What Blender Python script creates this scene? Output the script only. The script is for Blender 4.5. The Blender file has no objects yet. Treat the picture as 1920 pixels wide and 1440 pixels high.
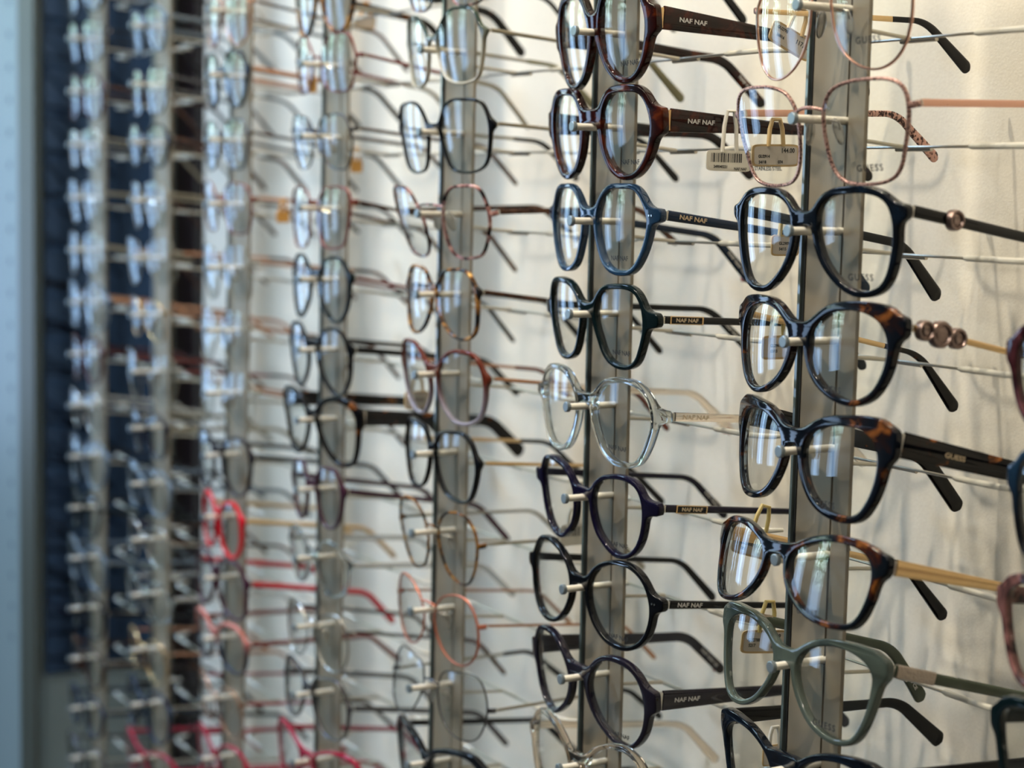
import bpy, bmesh, math, random
import numpy as np
from mathutils import Vector, Matrix, Euler
random.seed(7)
S = bpy.context.scene
COL = S.collection
PI = math.pi
R = math.radians
# lens outlines of each model in millimetres from the middle of the bridge, with the way the pair sits on its peg (yaw, tilt, roll, shift)
FIT = {
 'c1r0': ([0.0356,0.0424,-0.0311,0.0001,0.016], [[7.3,9.1],[6.7,4.6],[7.4,-0.0],[7.9,-4.6],[8.6,-9.3],[10.1,-13.9],[12.0,-18.4],[14.9,-22.7],[18.9,-26.5],[23.5,-29.7],[28.9,-31.9],[34.5,-33.0],[39.9,-32.5],[44.6,-30.6],[48.3,-27.7],[51.1,-24.1],[53.0,-20.2],[54.3,-16.0],[55.3,-11.8],[55.9,-7.5],[56.1,-3.1],[56.2,1.3],[54.8,5.6],[51.7,9.4],[47.7,12.5],[42.8,14.6],[37.5,16.0],[31.9,16.9],[26.1,17.2],[20.3,16.9],[14.8,15.5],[10.3,12.8]]),
 'c1r1': ([0.1097,0.1909,-0.0202,-0.0008,0.013], [[39.0,17.4],[33.4,17.4],[27.7,17.1],[21.8,16.0],[16.2,14.0],[12.2,10.2],[9.8,5.6],[8.7,0.8],[8.4,-4.1],[8.6,-9.0],[9.2,-13.9],[10.0,-18.8],[11.4,-23.5],[14.0,-27.9],[18.3,-31.2],[24.0,-32.6],[29.8,-33.1],[35.6,-33.0],[41.2,-32.3],[46.3,-30.6],[49.9,-27.0],[52.1,-22.5],[53.4,-17.9],[54.7,-13.2],[55.9,-8.6],[56.8,-3.9],[57.5,0.8],[57.6,5.5],[56.8,10.1],[54.2,14.1],[49.7,16.3],[44.5,17.2]]),
 'c1r2': ([0.0374,0.0593,-0.017,0.0005,0.012], [[31.9,18.4],[26.5,18.1],[20.9,17.4],[15.7,15.4],[11.8,12.1],[9.8,8.0],[9.5,3.7],[9.8,-0.7],[10.7,-5.0],[12.2,-9.1],[14.2,-13.2],[17.0,-16.9],[20.3,-20.4],[24.1,-23.5],[28.3,-26.2],[33.0,-28.1],[38.3,-28.6],[43.4,-27.9],[47.8,-25.8],[50.6,-22.3],[52.4,-18.3],[53.6,-14.2],[54.5,-10.0],[55.2,-5.8],[55.4,-1.7],[55.4,2.5],[54.8,6.7],[53.6,10.7],[51.1,14.3],[47.1,16.7],[42.3,17.9],[37.2,18.5]]),
 'c1r3': ([-0.083,-0.0381,-0.0203,-0.0001,0.012], [[34.3,17.2],[28.7,16.5],[23.2,15.0],[18.2,12.5],[13.6,9.5],[10.2,6.0],[8.7,1.9],[8.7,-2.2],[9.7,-6.3],[11.4,-10.2],[13.8,-14.0],[17.2,-17.4],[21.4,-20.2],[26.0,-22.6],[31.1,-24.4],[36.4,-25.6],[41.8,-25.9],[46.9,-24.7],[51.3,-22.5],[54.7,-19.4],[57.1,-15.8],[59.0,-12.1],[60.3,-8.3],[61.1,-4.4],[61.5,-0.4],[61.2,3.5],[60.0,7.3],[57.7,10.7],[54.4,13.6],[50.0,15.5],[45.1,16.8],[39.9,17.3]]),
 'c1r4': ([-0.1326,-0.0648,-0.0142,-0.002,0.012], [[36.1,16.3],[30.2,15.4],[24.2,13.8],[18.5,11.5],[13.6,8.4],[10.7,4.4],[10.1,0.2],[10.7,-3.9],[12.1,-7.8],[14.1,-11.6],[16.6,-15.3],[19.7,-18.7],[23.5,-21.6],[28.2,-24.0],[33.5,-25.5],[39.0,-26.4],[44.5,-26.5],[50.0,-25.9],[54.4,-23.5],[57.1,-19.9],[59.3,-16.1],[60.9,-12.2],[62.1,-8.3],[62.9,-4.3],[63.2,-0.3],[63.0,3.6],[62.1,7.4],[60.1,10.9],[56.7,13.6],[52.4,15.6],[47.3,16.6],[41.9,16.7]]),
 'c1r5': ([-0.1409,-0.1892,-0.0726,-0.0007,0.003], [[39.7,13.8],[34.0,12.7],[28.2,11.3],[22.5,9.4],[17.1,6.9],[13.0,3.5],[11.8,-0.6],[12.5,-4.7],[14.6,-8.6],[17.4,-12.2],[21.0,-15.5],[25.3,-18.4],[30.1,-20.7],[35.3,-22.4],[40.8,-23.6],[46.2,-24.2],[51.6,-24.2],[56.8,-23.7],[61.6,-22.4],[64.8,-19.3],[66.7,-15.6],[68.1,-11.7],[69.0,-7.9],[69.7,-3.9],[69.8,-0.0],[69.4,3.9],[67.8,7.5],[64.9,10.6],[60.7,12.5],[55.9,13.7],[50.7,14.2],[45.3,14.3]]),
 'c1r6': ([-0.0189,-0.0865,0.0024,-0.0013,0.012], [[29.1,16.0],[23.5,14.5],[18.0,12.2],[13.1,8.9],[10.0,4.7],[9.1,0.3],[9.7,-3.9],[11.4,-7.8],[13.5,-11.5],[16.1,-14.9],[18.9,-18.2],[22.1,-21.3],[25.8,-23.9],[30.1,-25.9],[34.7,-27.4],[39.6,-28.0],[44.7,-27.6],[49.6,-25.7],[52.7,-22.0],[54.6,-17.8],[56.1,-13.6],[57.2,-9.4],[58.1,-5.2],[58.6,-1.0],[58.9,3.2],[58.6,7.3],[56.6,10.7],[53.3,13.3],[49.2,15.1],[44.7,16.3],[39.8,16.9],[34.5,16.8]]),
 'c1r7': ([-0.0447,0.0252,-0.0342,-0.0007,0.013], [[32.6,12.4],[26.7,10.8],[20.8,8.3],[15.3,4.8],[11.4,0.3],[9.6,-4.4],[9.6,-8.8],[10.6,-12.8],[12.2,-16.7],[14.2,-20.3],[16.6,-23.8],[19.5,-26.9],[23.0,-29.6],[27.1,-31.7],[31.7,-33.1],[36.8,-33.8],[42.2,-33.2],[47.5,-31.2],[51.2,-27.3],[53.8,-22.9],[55.9,-18.5],[57.6,-14.1],[59.0,-9.7],[60.2,-5.3],[61.0,-1.0],[61.2,3.3],[59.6,6.9],[56.6,9.5],[52.8,11.5],[48.5,12.8],[43.6,13.3],[38.3,13.2]]),
 'c2r0': ([-0.0649,0.0895,-0.0287,-0.0005,0.016], [[30.6,22.2],[24.0,22.9],[17.9,21.7],[13.9,18.7],[11.2,15.2],[9.5,11.4],[8.1,7.6],[7.0,3.6],[6.7,-0.4],[7.4,-4.4],[8.7,-8.5],[10.3,-12.5],[12.5,-16.5],[15.1,-20.4],[18.7,-24.0],[23.9,-26.9],[30.1,-28.5],[36.0,-27.5],[40.2,-24.8],[43.1,-21.5],[45.4,-18.0],[47.0,-14.3],[48.2,-10.5],[49.2,-6.7],[50.0,-2.9],[50.3,1.0],[50.0,4.9],[49.1,8.8],[47.9,12.7],[46.1,16.5],[42.5,19.8],[36.9,21.7]]),
 'c2r1': ([-0.0395,0.0765,0.0041,-0.0012,0.016], [[27.9,19.5],[21.9,18.5],[17.8,15.6],[15.3,12.0],[13.6,8.3],[12.7,4.5],[12.6,0.6],[13.1,-3.3],[13.7,-7.1],[14.6,-11.0],[16.1,-14.8],[18.1,-18.4],[20.8,-21.9],[24.7,-24.9],[29.8,-27.1],[35.6,-27.5],[41.0,-26.1],[45.0,-23.3],[48.0,-20.1],[50.3,-16.7],[52.1,-13.1],[53.4,-9.4],[54.4,-5.7],[55.1,-2.0],[55.2,1.7],[54.5,5.5],[53.3,9.1],[51.7,12.7],[49.2,16.1],[45.2,18.6],[39.7,19.4],[33.9,19.6]]),
 'c2r2': ([-0.0707,0.0328,-0.0062,-0.0011,0.016], [[33.2,19.1],[26.8,19.2],[20.8,17.5],[16.4,14.4],[13.1,10.9],[10.9,7.1],[9.6,3.2],[9.2,-0.8],[9.6,-4.7],[10.6,-8.6],[12.1,-12.4],[13.9,-16.2],[15.9,-20.0],[18.7,-23.5],[23.1,-26.4],[29.0,-27.9],[35.4,-28.1],[41.3,-27.1],[45.5,-24.3],[48.4,-20.9],[50.8,-17.3],[52.7,-13.7],[54.3,-10.0],[55.5,-6.2],[56.3,-2.4],[56.3,1.4],[55.4,5.1],[53.7,8.7],[51.7,12.3],[49.0,15.6],[45.1,18.3],[39.4,19.1]]),
 'c2r3': ([-0.0498,0.0996,0.0062,-0.0008,0.016], [[28.5,16.6],[22.3,15.9],[17.0,13.4],[13.2,10.0],[10.6,6.3],[9.3,2.4],[9.1,-1.3],[9.8,-5.0],[11.1,-8.6],[12.8,-12.1],[14.4,-15.6],[16.1,-19.1],[18.6,-22.3],[22.0,-25.0],[26.8,-26.9],[32.3,-27.8],[38.0,-27.5],[43.1,-25.5],[46.3,-22.2],[48.2,-18.5],[49.8,-14.9],[51.3,-11.2],[52.5,-7.5],[53.2,-3.8],[53.4,-0.1],[53.1,3.5],[52.4,7.0],[50.9,10.4],[48.7,13.5],[45.1,15.8],[40.0,16.8],[34.4,17.0]]),
 'c2r4': ([-0.0114,0.0538,0.018,-0.0012,0.016], [[29.9,17.5],[23.6,16.3],[18.3,13.4],[14.3,9.5],[11.3,5.4],[9.8,1.2],[9.7,-3.0],[10.6,-7.0],[12.1,-10.8],[14.0,-14.6],[16.2,-18.2],[18.7,-21.7],[22.0,-24.8],[26.1,-27.4],[31.3,-28.9],[37.1,-29.2],[42.9,-28.5],[48.1,-26.4],[51.3,-22.7],[53.8,-18.8],[55.8,-14.8],[57.5,-10.8],[59.0,-6.8],[59.8,-2.7],[59.7,1.3],[58.8,5.1],[57.1,8.7],[54.6,11.9],[51.1,14.6],[46.9,16.7],[41.6,17.6],[35.9,17.8]]),
 'c2r5': ([0.0121,0.1084,0.0249,-0.0012,0.016], [[28.8,15.8],[23.1,14.5],[17.7,11.8],[13.8,8.1],[11.5,4.0],[10.4,-0.0],[10.2,-3.9],[10.6,-7.7],[11.5,-11.4],[12.9,-14.9],[14.8,-18.2],[17.4,-21.1],[20.6,-23.8],[24.0,-26.2],[27.8,-28.3],[32.7,-29.1],[38.1,-28.3],[42.9,-25.9],[46.5,-22.4],[48.9,-18.6],[50.7,-14.7],[51.9,-10.8],[52.8,-6.9],[53.3,-3.1],[53.5,0.7],[53.2,4.4],[52.3,7.9],[50.8,11.2],[48.1,13.9],[44.2,15.6],[39.5,16.4],[34.3,16.4]]),
 'c2r6': ([0.0304,0.0352,0.0223,-0.0033,0.016], [[28.7,18.9],[22.6,16.6],[17.1,13.2],[13.1,8.9],[10.7,4.4],[10.0,-0.1],[10.2,-4.4],[11.2,-8.5],[13.0,-12.4],[15.3,-16.0],[18.2,-19.3],[21.6,-22.3],[25.5,-24.9],[30.2,-26.7],[35.5,-27.6],[41.1,-27.7],[46.7,-26.3],[51.8,-23.6],[55.7,-20.0],[58.4,-15.8],[60.1,-11.5],[61.1,-7.2],[61.4,-2.9],[61.1,1.2],[60.1,5.2],[58.6,9.0],[56.5,12.5],[53.7,15.5],[50.1,18.0],[45.7,19.8],[40.5,20.4],[34.7,20.2]]),
 'c2r7': ([0.0047,0.1272,0.0266,-0.0017,0.016], [[31.1,17.9],[24.8,15.6],[19.4,11.5],[15.4,6.8],[12.5,2.0],[11.1,-2.7],[11.3,-7.0],[12.4,-11.0],[14.2,-14.7],[16.4,-18.1],[19.1,-21.3],[22.3,-24.1],[25.8,-26.7],[29.5,-29.1],[33.5,-31.2],[38.3,-32.4],[43.8,-32.1],[49.1,-29.0],[53.0,-24.9],[55.7,-20.4],[57.4,-15.8],[58.5,-11.3],[59.1,-7.0],[59.2,-2.7],[58.7,1.4],[57.7,5.2],[56.1,8.8],[54.0,12.1],[51.0,14.8],[47.1,16.8],[42.4,17.9],[37.0,18.3]]),
 'c2r8': ([0.0063,0.0495,0.0017,-0.0015,0.016], [[29.1,17.5],[22.7,14.6],[16.8,10.7],[12.4,6.0],[9.7,1.1],[8.7,-3.6],[8.7,-8.0],[9.7,-12.2],[11.4,-16.0],[13.7,-19.5],[16.5,-22.7],[20.0,-25.6],[24.0,-27.9],[28.9,-29.5],[34.4,-30.0],[40.3,-29.6],[46.2,-27.8],[51.5,-24.8],[55.7,-20.8],[58.6,-16.3],[60.5,-11.8],[61.7,-7.3],[62.1,-2.9],[61.9,1.4],[61.1,5.4],[59.6,9.2],[57.6,12.6],[54.8,15.6],[51.1,17.9],[46.7,19.5],[41.3,19.8],[35.4,19.2]]),
 'c3r0': ([-0.0989,0.1114,0.0,0.0004,0.011], [[46.4,23.3],[39.3,24.0],[31.8,24.0],[25.4,22.0],[20.6,19.0],[16.3,15.7],[12.7,12.1],[10.0,8.4],[8.8,4.4],[9.0,0.4],[10.0,-3.7],[11.6,-7.7],[13.0,-11.7],[15.1,-15.7],[19.4,-19.2],[26.4,-21.6],[34.0,-22.9],[41.4,-23.1],[48.3,-22.5],[54.5,-21.1],[57.7,-17.8],[59.5,-14.1],[60.8,-10.3],[62.1,-6.5],[63.3,-2.7],[64.0,1.1],[63.9,5.0],[62.7,8.8],[61.2,12.6],[59.7,16.4],[57.6,20.2],[53.1,22.9]]),
 'c3r1': ([0.0065,0.1494,-0.0028,0.0017,0.012], [[39.8,19.7],[33.2,20.1],[26.3,19.7],[20.1,17.5],[15.9,14.0],[12.9,10.1],[11.0,6.0],[10.1,1.8],[10.1,-2.4],[10.8,-6.5],[12.0,-10.6],[13.5,-14.6],[15.2,-18.6],[17.4,-22.5],[22.5,-25.3],[29.2,-26.4],[36.0,-26.8],[42.5,-26.5],[48.6,-25.2],[53.5,-22.7],[56.5,-19.1],[58.2,-15.1],[59.3,-11.1],[60.3,-7.1],[61.0,-3.0],[61.4,1.0],[61.4,5.1],[60.7,9.0],[59.3,12.9],[56.9,16.5],[52.0,18.5],[46.1,19.3]]),
 'c3r2': ([0.027,0.2788,-0.0125,-0.0002,0.012], [[45.1,18.3],[38.8,18.4],[32.2,17.8],[26.3,15.1],[22.4,11.2],[19.2,7.0],[16.8,2.8],[14.9,-1.5],[13.6,-5.9],[12.9,-10.2],[12.8,-14.4],[13.2,-18.6],[14.2,-22.7],[16.3,-26.6],[20.5,-29.5],[26.5,-31.2],[33.3,-31.2],[40.0,-30.7],[46.3,-29.6],[50.9,-26.3],[54.0,-22.4],[56.6,-18.3],[58.8,-14.2],[60.7,-10.1],[62.0,-6.0],[62.5,-1.8],[62.6,2.3],[62.2,6.3],[61.3,10.3],[59.8,14.0],[56.5,17.0],[51.1,18.1]]),
 'c3r3': ([-0.0275,0.0383,-0.0071,-0.0012,0.016], [[29.6,16.9],[22.9,16.7],[16.1,15.5],[11.6,12.4],[8.8,8.8],[6.8,5.0],[5.6,1.3],[5.3,-2.5],[5.9,-6.2],[7.3,-9.8],[9.4,-13.2],[12.0,-16.6],[15.0,-19.8],[18.8,-22.7],[23.5,-25.1],[28.9,-26.9],[34.9,-27.7],[41.0,-27.2],[46.2,-25.3],[49.5,-22.1],[50.7,-18.5],[51.2,-14.8],[51.5,-11.2],[51.6,-7.5],[51.6,-3.9],[51.3,-0.3],[50.6,3.3],[49.5,6.8],[47.7,10.2],[45.2,13.3],[41.4,15.9],[35.9,17.1]]),
 'c3r4': ([-0.0142,0.1367,0.0198,0.0003,0.016], [[33.4,17.9],[26.5,16.9],[20.2,14.1],[15.3,10.3],[11.4,6.2],[8.8,1.9],[7.4,-2.3],[6.9,-6.4],[7.2,-10.4],[8.4,-14.3],[10.2,-17.9],[12.9,-21.3],[16.3,-24.4],[20.2,-27.2],[25.1,-29.3],[31.4,-30.0],[38.0,-29.4],[44.3,-27.6],[49.6,-24.8],[53.1,-21.0],[55.4,-17.0],[57.0,-13.0],[58.2,-9.0],[58.8,-4.9],[59.0,-1.0],[58.7,2.9],[58.0,6.7],[56.5,10.3],[54.4,13.6],[50.9,16.3],[45.8,17.6],[39.8,18.0]]),
 'c3r5': ([-0.0335,0.059,0.0231,0.0014,0.016], [[25.2,17.4],[18.0,16.6],[11.3,14.2],[8.1,10.1],[6.4,6.1],[5.7,2.1],[5.7,-1.8],[6.3,-5.5],[7.4,-9.2],[8.9,-12.7],[10.9,-16.2],[13.3,-19.4],[16.4,-22.4],[20.5,-24.8],[26.0,-26.3],[32.0,-27.0],[38.1,-27.1],[44.1,-25.5],[47.6,-21.9],[49.7,-18.0],[51.2,-14.1],[52.4,-10.2],[53.3,-6.3],[53.6,-2.5],[53.2,1.2],[52.3,4.7],[51.0,8.2],[49.4,11.6],[47.1,14.7],[43.5,17.1],[38.2,18.2],[31.9,18.1]]),
 'c3r6': ([0.1067,0.1739,0.047,0.0032,0.016], [[25.9,19.4],[19.8,18.4],[14.3,15.2],[10.5,10.9],[8.4,6.5],[7.2,2.2],[6.5,-2.1],[6.5,-6.3],[7.2,-10.1],[8.3,-13.9],[9.6,-17.6],[11.1,-21.2],[13.1,-24.6],[15.9,-27.5],[19.6,-29.8],[23.9,-31.6],[28.9,-32.5],[34.4,-30.5],[38.0,-26.4],[40.5,-22.1],[42.5,-17.8],[43.9,-13.5],[45.0,-9.3],[45.8,-5.1],[46.4,-1.0],[46.4,3.1],[45.8,6.9],[44.5,10.5],[42.6,13.8],[40.1,16.7],[36.3,18.7],[31.5,19.7]]),
 'c3r7': ([0.0209,0.0743,0.015,-0.0007,0.016], [[31.6,16.5],[24.9,15.0],[18.4,12.1],[13.4,7.9],[10.0,3.4],[8.0,-1.0],[7.2,-5.3],[7.5,-9.4],[8.5,-13.3],[10.1,-16.9],[12.2,-20.4],[14.8,-23.6],[18.0,-26.5],[21.9,-29.0],[26.5,-30.9],[31.8,-32.1],[37.6,-32.3],[43.7,-30.5],[48.6,-27.2],[52.2,-23.1],[54.3,-18.9],[55.6,-14.7],[56.3,-10.5],[56.4,-6.5],[56.1,-2.5],[55.4,1.3],[54.2,5.0],[52.6,8.5],[50.3,11.7],[47.4,14.6],[43.4,16.6],[37.8,17.1]]),
 'c3r8': ([0.0755,-0.0906,0.0089,0.0037,0.016], [[24.3,16.9],[17.7,16.0],[12.3,12.9],[10.3,8.4],[9.4,4.0],[9.5,-0.3],[10.5,-4.4],[12.0,-8.3],[14.0,-12.1],[16.4,-15.6],[19.4,-18.9],[23.0,-21.9],[27.1,-24.3],[31.9,-26.2],[37.4,-26.9],[43.2,-26.6],[48.9,-25.5],[53.8,-22.8],[56.8,-18.8],[58.6,-14.5],[59.9,-10.3],[60.6,-6.0],[60.6,-1.8],[60.0,2.2],[58.8,6.1],[57.2,9.8],[55.0,13.4],[52.1,16.4],[48.0,18.6],[42.7,19.2],[36.8,18.8],[30.7,17.9]]),
 'c3r9': ([-0.0527,0.0638,-0.0265,0.0021,0.016], [[24.5,13.4],[16.0,10.8],[8.5,6.3],[5.6,1.3],[5.1,-3.2],[5.3,-7.5],[6.0,-11.7],[7.5,-15.6],[9.8,-19.1],[12.8,-22.4],[16.3,-25.4],[20.6,-27.9],[25.7,-29.9],[31.8,-30.8],[38.7,-30.5],[45.8,-29.3],[52.5,-26.9],[57.9,-23.0],[62.0,-18.7],[65.1,-14.2],[67.2,-9.7],[68.4,-5.2],[68.9,-0.9],[68.7,3.2],[67.6,7.1],[65.6,10.5],[62.4,13.3],[58.1,15.3],[52.8,16.3],[46.6,16.4],[39.8,15.8],[32.4,14.9]]),
}

PITCH = .1982; ROW = .055; WRAP = .24
CAM = (0.7140016, -0.5765444, -0.0396079)
YAW, PIT, ROL, FPX = 1.0376495, 0.1037410, 0.0234079, 3438.354

# ------------------------------------------------------------------ helpers
def link(name, me, mat=None, parent=None):
    o = bpy.data.objects.new(name, me)
    COL.objects.link(o)
    if mat is not None and me is not None:
        me.materials.clear(); me.materials.append(mat)
    if parent is not None: o.parent = parent
    return o
def tag(o, label=None, cat=None, group=None, kind=None):
    if label: o['label'] = label
    if cat: o['category'] = cat
    if group: o['group'] = group
    if kind: o['kind'] = kind
    return o
def me_from(verts, faces, smooth=True, angle=35):
    me = bpy.data.meshes.new('m')
    me.from_pydata([tuple(v) for v in verts], [], faces)
    me.update()
    bm = bmesh.new(); bm.from_mesh(me)
    bmesh.ops.recalc_face_normals(bm, faces=bm.faces)
    bm.to_mesh(me); bm.free()
    if smooth:
        me.polygons.foreach_set('use_smooth', [True]*len(me.polygons))
        me.set_sharp_from_angle(angle=R(angle))
    return me
class MB:
    def __init__(s): s.v = []; s.f = []
    def add(s, v, f):
        b = len(s.v); s.v += [tuple(x) for x in v]; s.f += [[i+b for i in q] for q in f]
    def box(s, lo, hi):
        x0,y0,z0 = lo; x1,y1,z1 = hi
        s.add([(x0,y0,z0),(x1,y0,z0),(x1,y1,z0),(x0,y1,z0),(x0,y0,z1),(x1,y0,z1),(x1,y1,z1),(x0,y1,z1)],
              [[0,3,2,1],[4,5,6,7],[0,1,5,4],[1,2,6,5],[2,3,7,6],[3,0,4,7]])
    def sweep(s, path, secs, closed=False, up=(0,0,1), cap=True):
        """path: points; secs: per-point list of (a,b) section points; a along side, b along up"""
        n = len(path); P = [Vector(p) for p in path]; up = Vector(up); m = len(secs[0]); vs = []
        for i in range(n):
            if closed: t = P[(i+1) % n] - P[i-1]
            else: t = P[min(i+1,n-1)] - P[max(i-1,0)]
            t.normalize()
            sd = t.cross(up)
            if sd.length < 1e-4: sd = Vector((1,0,0))
            sd.normalize(); u = sd.cross(t)
            for a, b in secs[i]: vs.append(P[i] + sd*a + u*b)
        fs = []
        for i in range(n if closed else n-1):
            j = (i+1) % n
            for k in range(m):
                l = (k+1) % m; fs.append([i*m+k, i*m+l, j*m+l, j*m+k])
        if cap and not closed:
            fs.append(list(range(m))[::-1]); fs.append([(n-1)*m+k for k in range(m)])
        s.add(vs, fs)
    def tube(s, path, r, m=8, closed=False, up=(0,0,1)):
        rr = r if isinstance(r, (list,tuple)) else [r]*len(path)
        s.sweep(path, [[(q*math.cos(2*PI*k/m), q*math.sin(2*PI*k/m)) for k in range(m)] for q in rr], closed, up)
    def mesh(s, smooth=True, angle=35): return me_from(s.v, s.f, smooth, angle)
    def build(s, name, mat, parent=None, smooth=True, angle=35): return link(name, s.mesh(smooth, angle), mat, parent)
def superell(a, b, n=3.2, m=12):
    o = []
    for k in range(m):
        t = 2*PI*(k+.5)/m; c, q = math.cos(t), math.sin(t)
        o.append((a*math.copysign(abs(c)**(2/n), c), b*math.copysign(abs(q)**(2/n), q)))
    return o
def catmull(p, per=3):
    p = np.array(p, float); n = len(p); o = []
    for i in range(n):
        a,b,c,d = p[i-1], p[i], p[(i+1) % n], p[(i+2) % n]
        for k in range(per):
            t = k/per
            o.append(.5*((2*b)+(-a+c)*t+(2*a-5*b+4*c-d)*t*t+(-a+3*b-3*c+d)*t**3))
    return np.array(o)
def resample(p, n):
    q = np.vstack([p, p[:1]]); s = np.r_[0, np.cumsum(np.linalg.norm(np.diff(q, axis=0), axis=1))]
    t = np.linspace(0, s[-1], n, endpoint=False)
    return np.stack([np.interp(t, s, q[:,0]), np.interp(t, s, q[:,1])], -1)
def soften(p, k=1):
    for _ in range(k): p = (np.roll(p,1,0) + 2*p + np.roll(p,-1,0))/4
    return p
def bend(x): return x*x/(2*WRAP)

# ------------------------------------------------------------------ materials
MATS = {}
def new_mat(name):
    m = bpy.data.materials.new(name); m.use_nodes = True
    nt = m.node_tree; nt.nodes.clear()
    return m, nt, nt.nodes, nt.links
def pbr(name, col, rough=.4, metal=0, trans=0, ior=1.5, spec=.5, coat=0, bump=None, alpha=1):
    if name in MATS: return MATS[name]
    m, nt, N, L = new_mat(name)
    o = N.new('ShaderNodeOutputMaterial'); b = N.new('ShaderNodeBsdfPrincipled')
    b.inputs['Base Color'].default_value = (*col, 1); b.inputs['Roughness'].default_value = rough
    b.inputs['Metallic'].default_value = metal; b.inputs['Transmission Weight'].default_value = trans
    b.inputs['IOR'].default_value = ior; b.inputs['Specular IOR Level'].default_value = spec
    b.inputs['Coat Weight'].default_value = coat; b.inputs['Coat Roughness'].default_value = .03
    b.inputs['Alpha'].default_value = alpha
    L.new(b.outputs[0], o.inputs[0])
    tc = N.new('ShaderNodeTexCoord'); nz = N.new('ShaderNodeTexNoise')
    nz.inputs['Scale'].default_value = (bump or (300, 0))[0]; L.new(tc.outputs['Object'], nz.inputs['Vector'])
    if bump:
        bp = N.new('ShaderNodeBump'); bp.inputs['Strength'].default_value = bump[1]; bp.inputs['Distance'].default_value = .001
        L.new(nz.outputs[0], bp.inputs['Height']); L.new(bp.outputs[0], b.inputs['Normal'])
    else:
        mr = N.new('ShaderNodeMapRange'); mr.inputs[3].default_value = rough*.85; mr.inputs[4].default_value = rough*1.15
        L.new(nz.outputs[0], mr.inputs[0]); L.new(mr.outputs[0], b.inputs['Roughness'])
    MATS[name] = m; return m
def mottled(name, stops, scale=110, rough=.1, metal=0, trans=0, distort=1.5, stretch=(1,1,1)):
    """tortoiseshell and other cloudy acetates"""
    if name in MATS: return MATS[name]
    m, nt, N, L = new_mat(name)
    o = N.new('ShaderNodeOutputMaterial'); b = N.new('ShaderNodeBsdfPrincipled'); L.new(b.outputs[0], o.inputs[0])
    tc = N.new('ShaderNodeTexCoord'); mp = N.new('ShaderNodeMapping'); mp.inputs['Scale'].default_value = stretch
    nz = N.new('ShaderNodeTexNoise'); nz.inputs['Scale'].default_value = scale; nz.inputs['Detail'].default_value = 3
    nz.inputs['Distortion'].default_value = distort
    cr = N.new('ShaderNodeValToRGB')
    e = cr.color_ramp.elements
    while len(e) > 1: e.remove(e[-1])
    e[0].position = stops[0][0]; e[0].color = (*stops[0][1], 1)
    for p, c in stops[1:]:
        q = e.new(p); q.color = (*c, 1)
    L.new(tc.outputs['Object'], mp.inputs[0]); L.new(mp.outputs[0], nz.inputs['Vector']); L.new(nz.outputs[0], cr.inputs[0])
    L.new(cr.outputs[0], b.inputs['Base Color']); b.inputs['Roughness'].default_value = rough
    b.inputs['Metallic'].default_value = metal; b.inputs['Transmission Weight'].default_value = trans; b.inputs['IOR'].default_value = 1.49; b.inputs['Specular IOR Level'].default_value = .32
    MATS[name] = m; return m
def faded(name, top, bottom, z0, z1, rough=.1, trans=.3):
    """two-tone acetate whose dye fades from the brow to the lower rim"""
    if name in MATS: return MATS[name]
    m, nt, N, L = new_mat(name)
    o = N.new('ShaderNodeOutputMaterial'); b = N.new('ShaderNodeBsdfPrincipled'); L.new(b.outputs[0], o.inputs[0])
    tc = N.new('ShaderNodeTexCoord'); sp = N.new('ShaderNodeSeparateXYZ'); mr = N.new('ShaderNodeMapRange')
    mr.inputs[1].default_value = z0; mr.inputs[2].default_value = z1
    mx = N.new('ShaderNodeMix'); mx.data_type = 'RGBA'; mx.inputs[6].default_value = (*bottom,1); mx.inputs[7].default_value = (*top,1)
    L.new(tc.outputs['Object'], sp.inputs[0]); L.new(sp.outputs[2], mr.inputs[0]); L.new(mr.outputs[0], mx.inputs[0])
    L.new(mx.outputs[2], b.inputs['Base Color']); b.inputs['Roughness'].default_value = rough
    b.inputs['Transmission Weight'].default_value = trans; b.inputs['IOR'].default_value = 1.49
    MATS[name] = m; return m
def lens_mat(name, tint=(.96,.97,.965), coat=(.88,.96,1.0), f0=.03):
    if name in MATS: return MATS[name]
    m, nt, N, L = new_mat(name)
    o = N.new('ShaderNodeOutputMaterial'); mx = N.new('ShaderNodeMixShader'); tr = N.new('ShaderNodeBsdfTransparent'); gl = N.new('ShaderNodeBsdfGlossy')
    tr.inputs[0].default_value = (*tint,1); gl.inputs['Color'].default_value = (*coat,1); gl.inputs['Roughness'].default_value = 0.0
    g = N.new('ShaderNodeNewGeometry'); vm = N.new('ShaderNodeVectorMath'); vm.operation = 'DOT_PRODUCT'
    L.new(g.outputs['Normal'], vm.inputs[0]); L.new(g.outputs['Incoming'], vm.inputs[1])
    def mth(op, a=None, b=None):
        n = N.new('ShaderNodeMath'); n.operation = op
        for i, q in enumerate((a, b)):
            if q is None: continue
            if isinstance(q, (int,float)): n.inputs[i].default_value = q
            else: L.new(q, n.inputs[i])
        return n.outputs[0]
    c = mth('ABSOLUTE', vm.outputs['Value']); i = mth('SUBTRACT', 1.0, c); p = mth('POWER', i, 5.0)
    f = mth('ADD', mth('MULTIPLY', p, 1-f0), f0)
    L.new(f, mx.inputs[0]); L.new(tr.outputs[0], mx.inputs[1]); L.new(gl.outputs[0], mx.inputs[2]); L.new(mx.outputs[0], o.inputs[0])
    MATS[name] = m; return m

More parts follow.
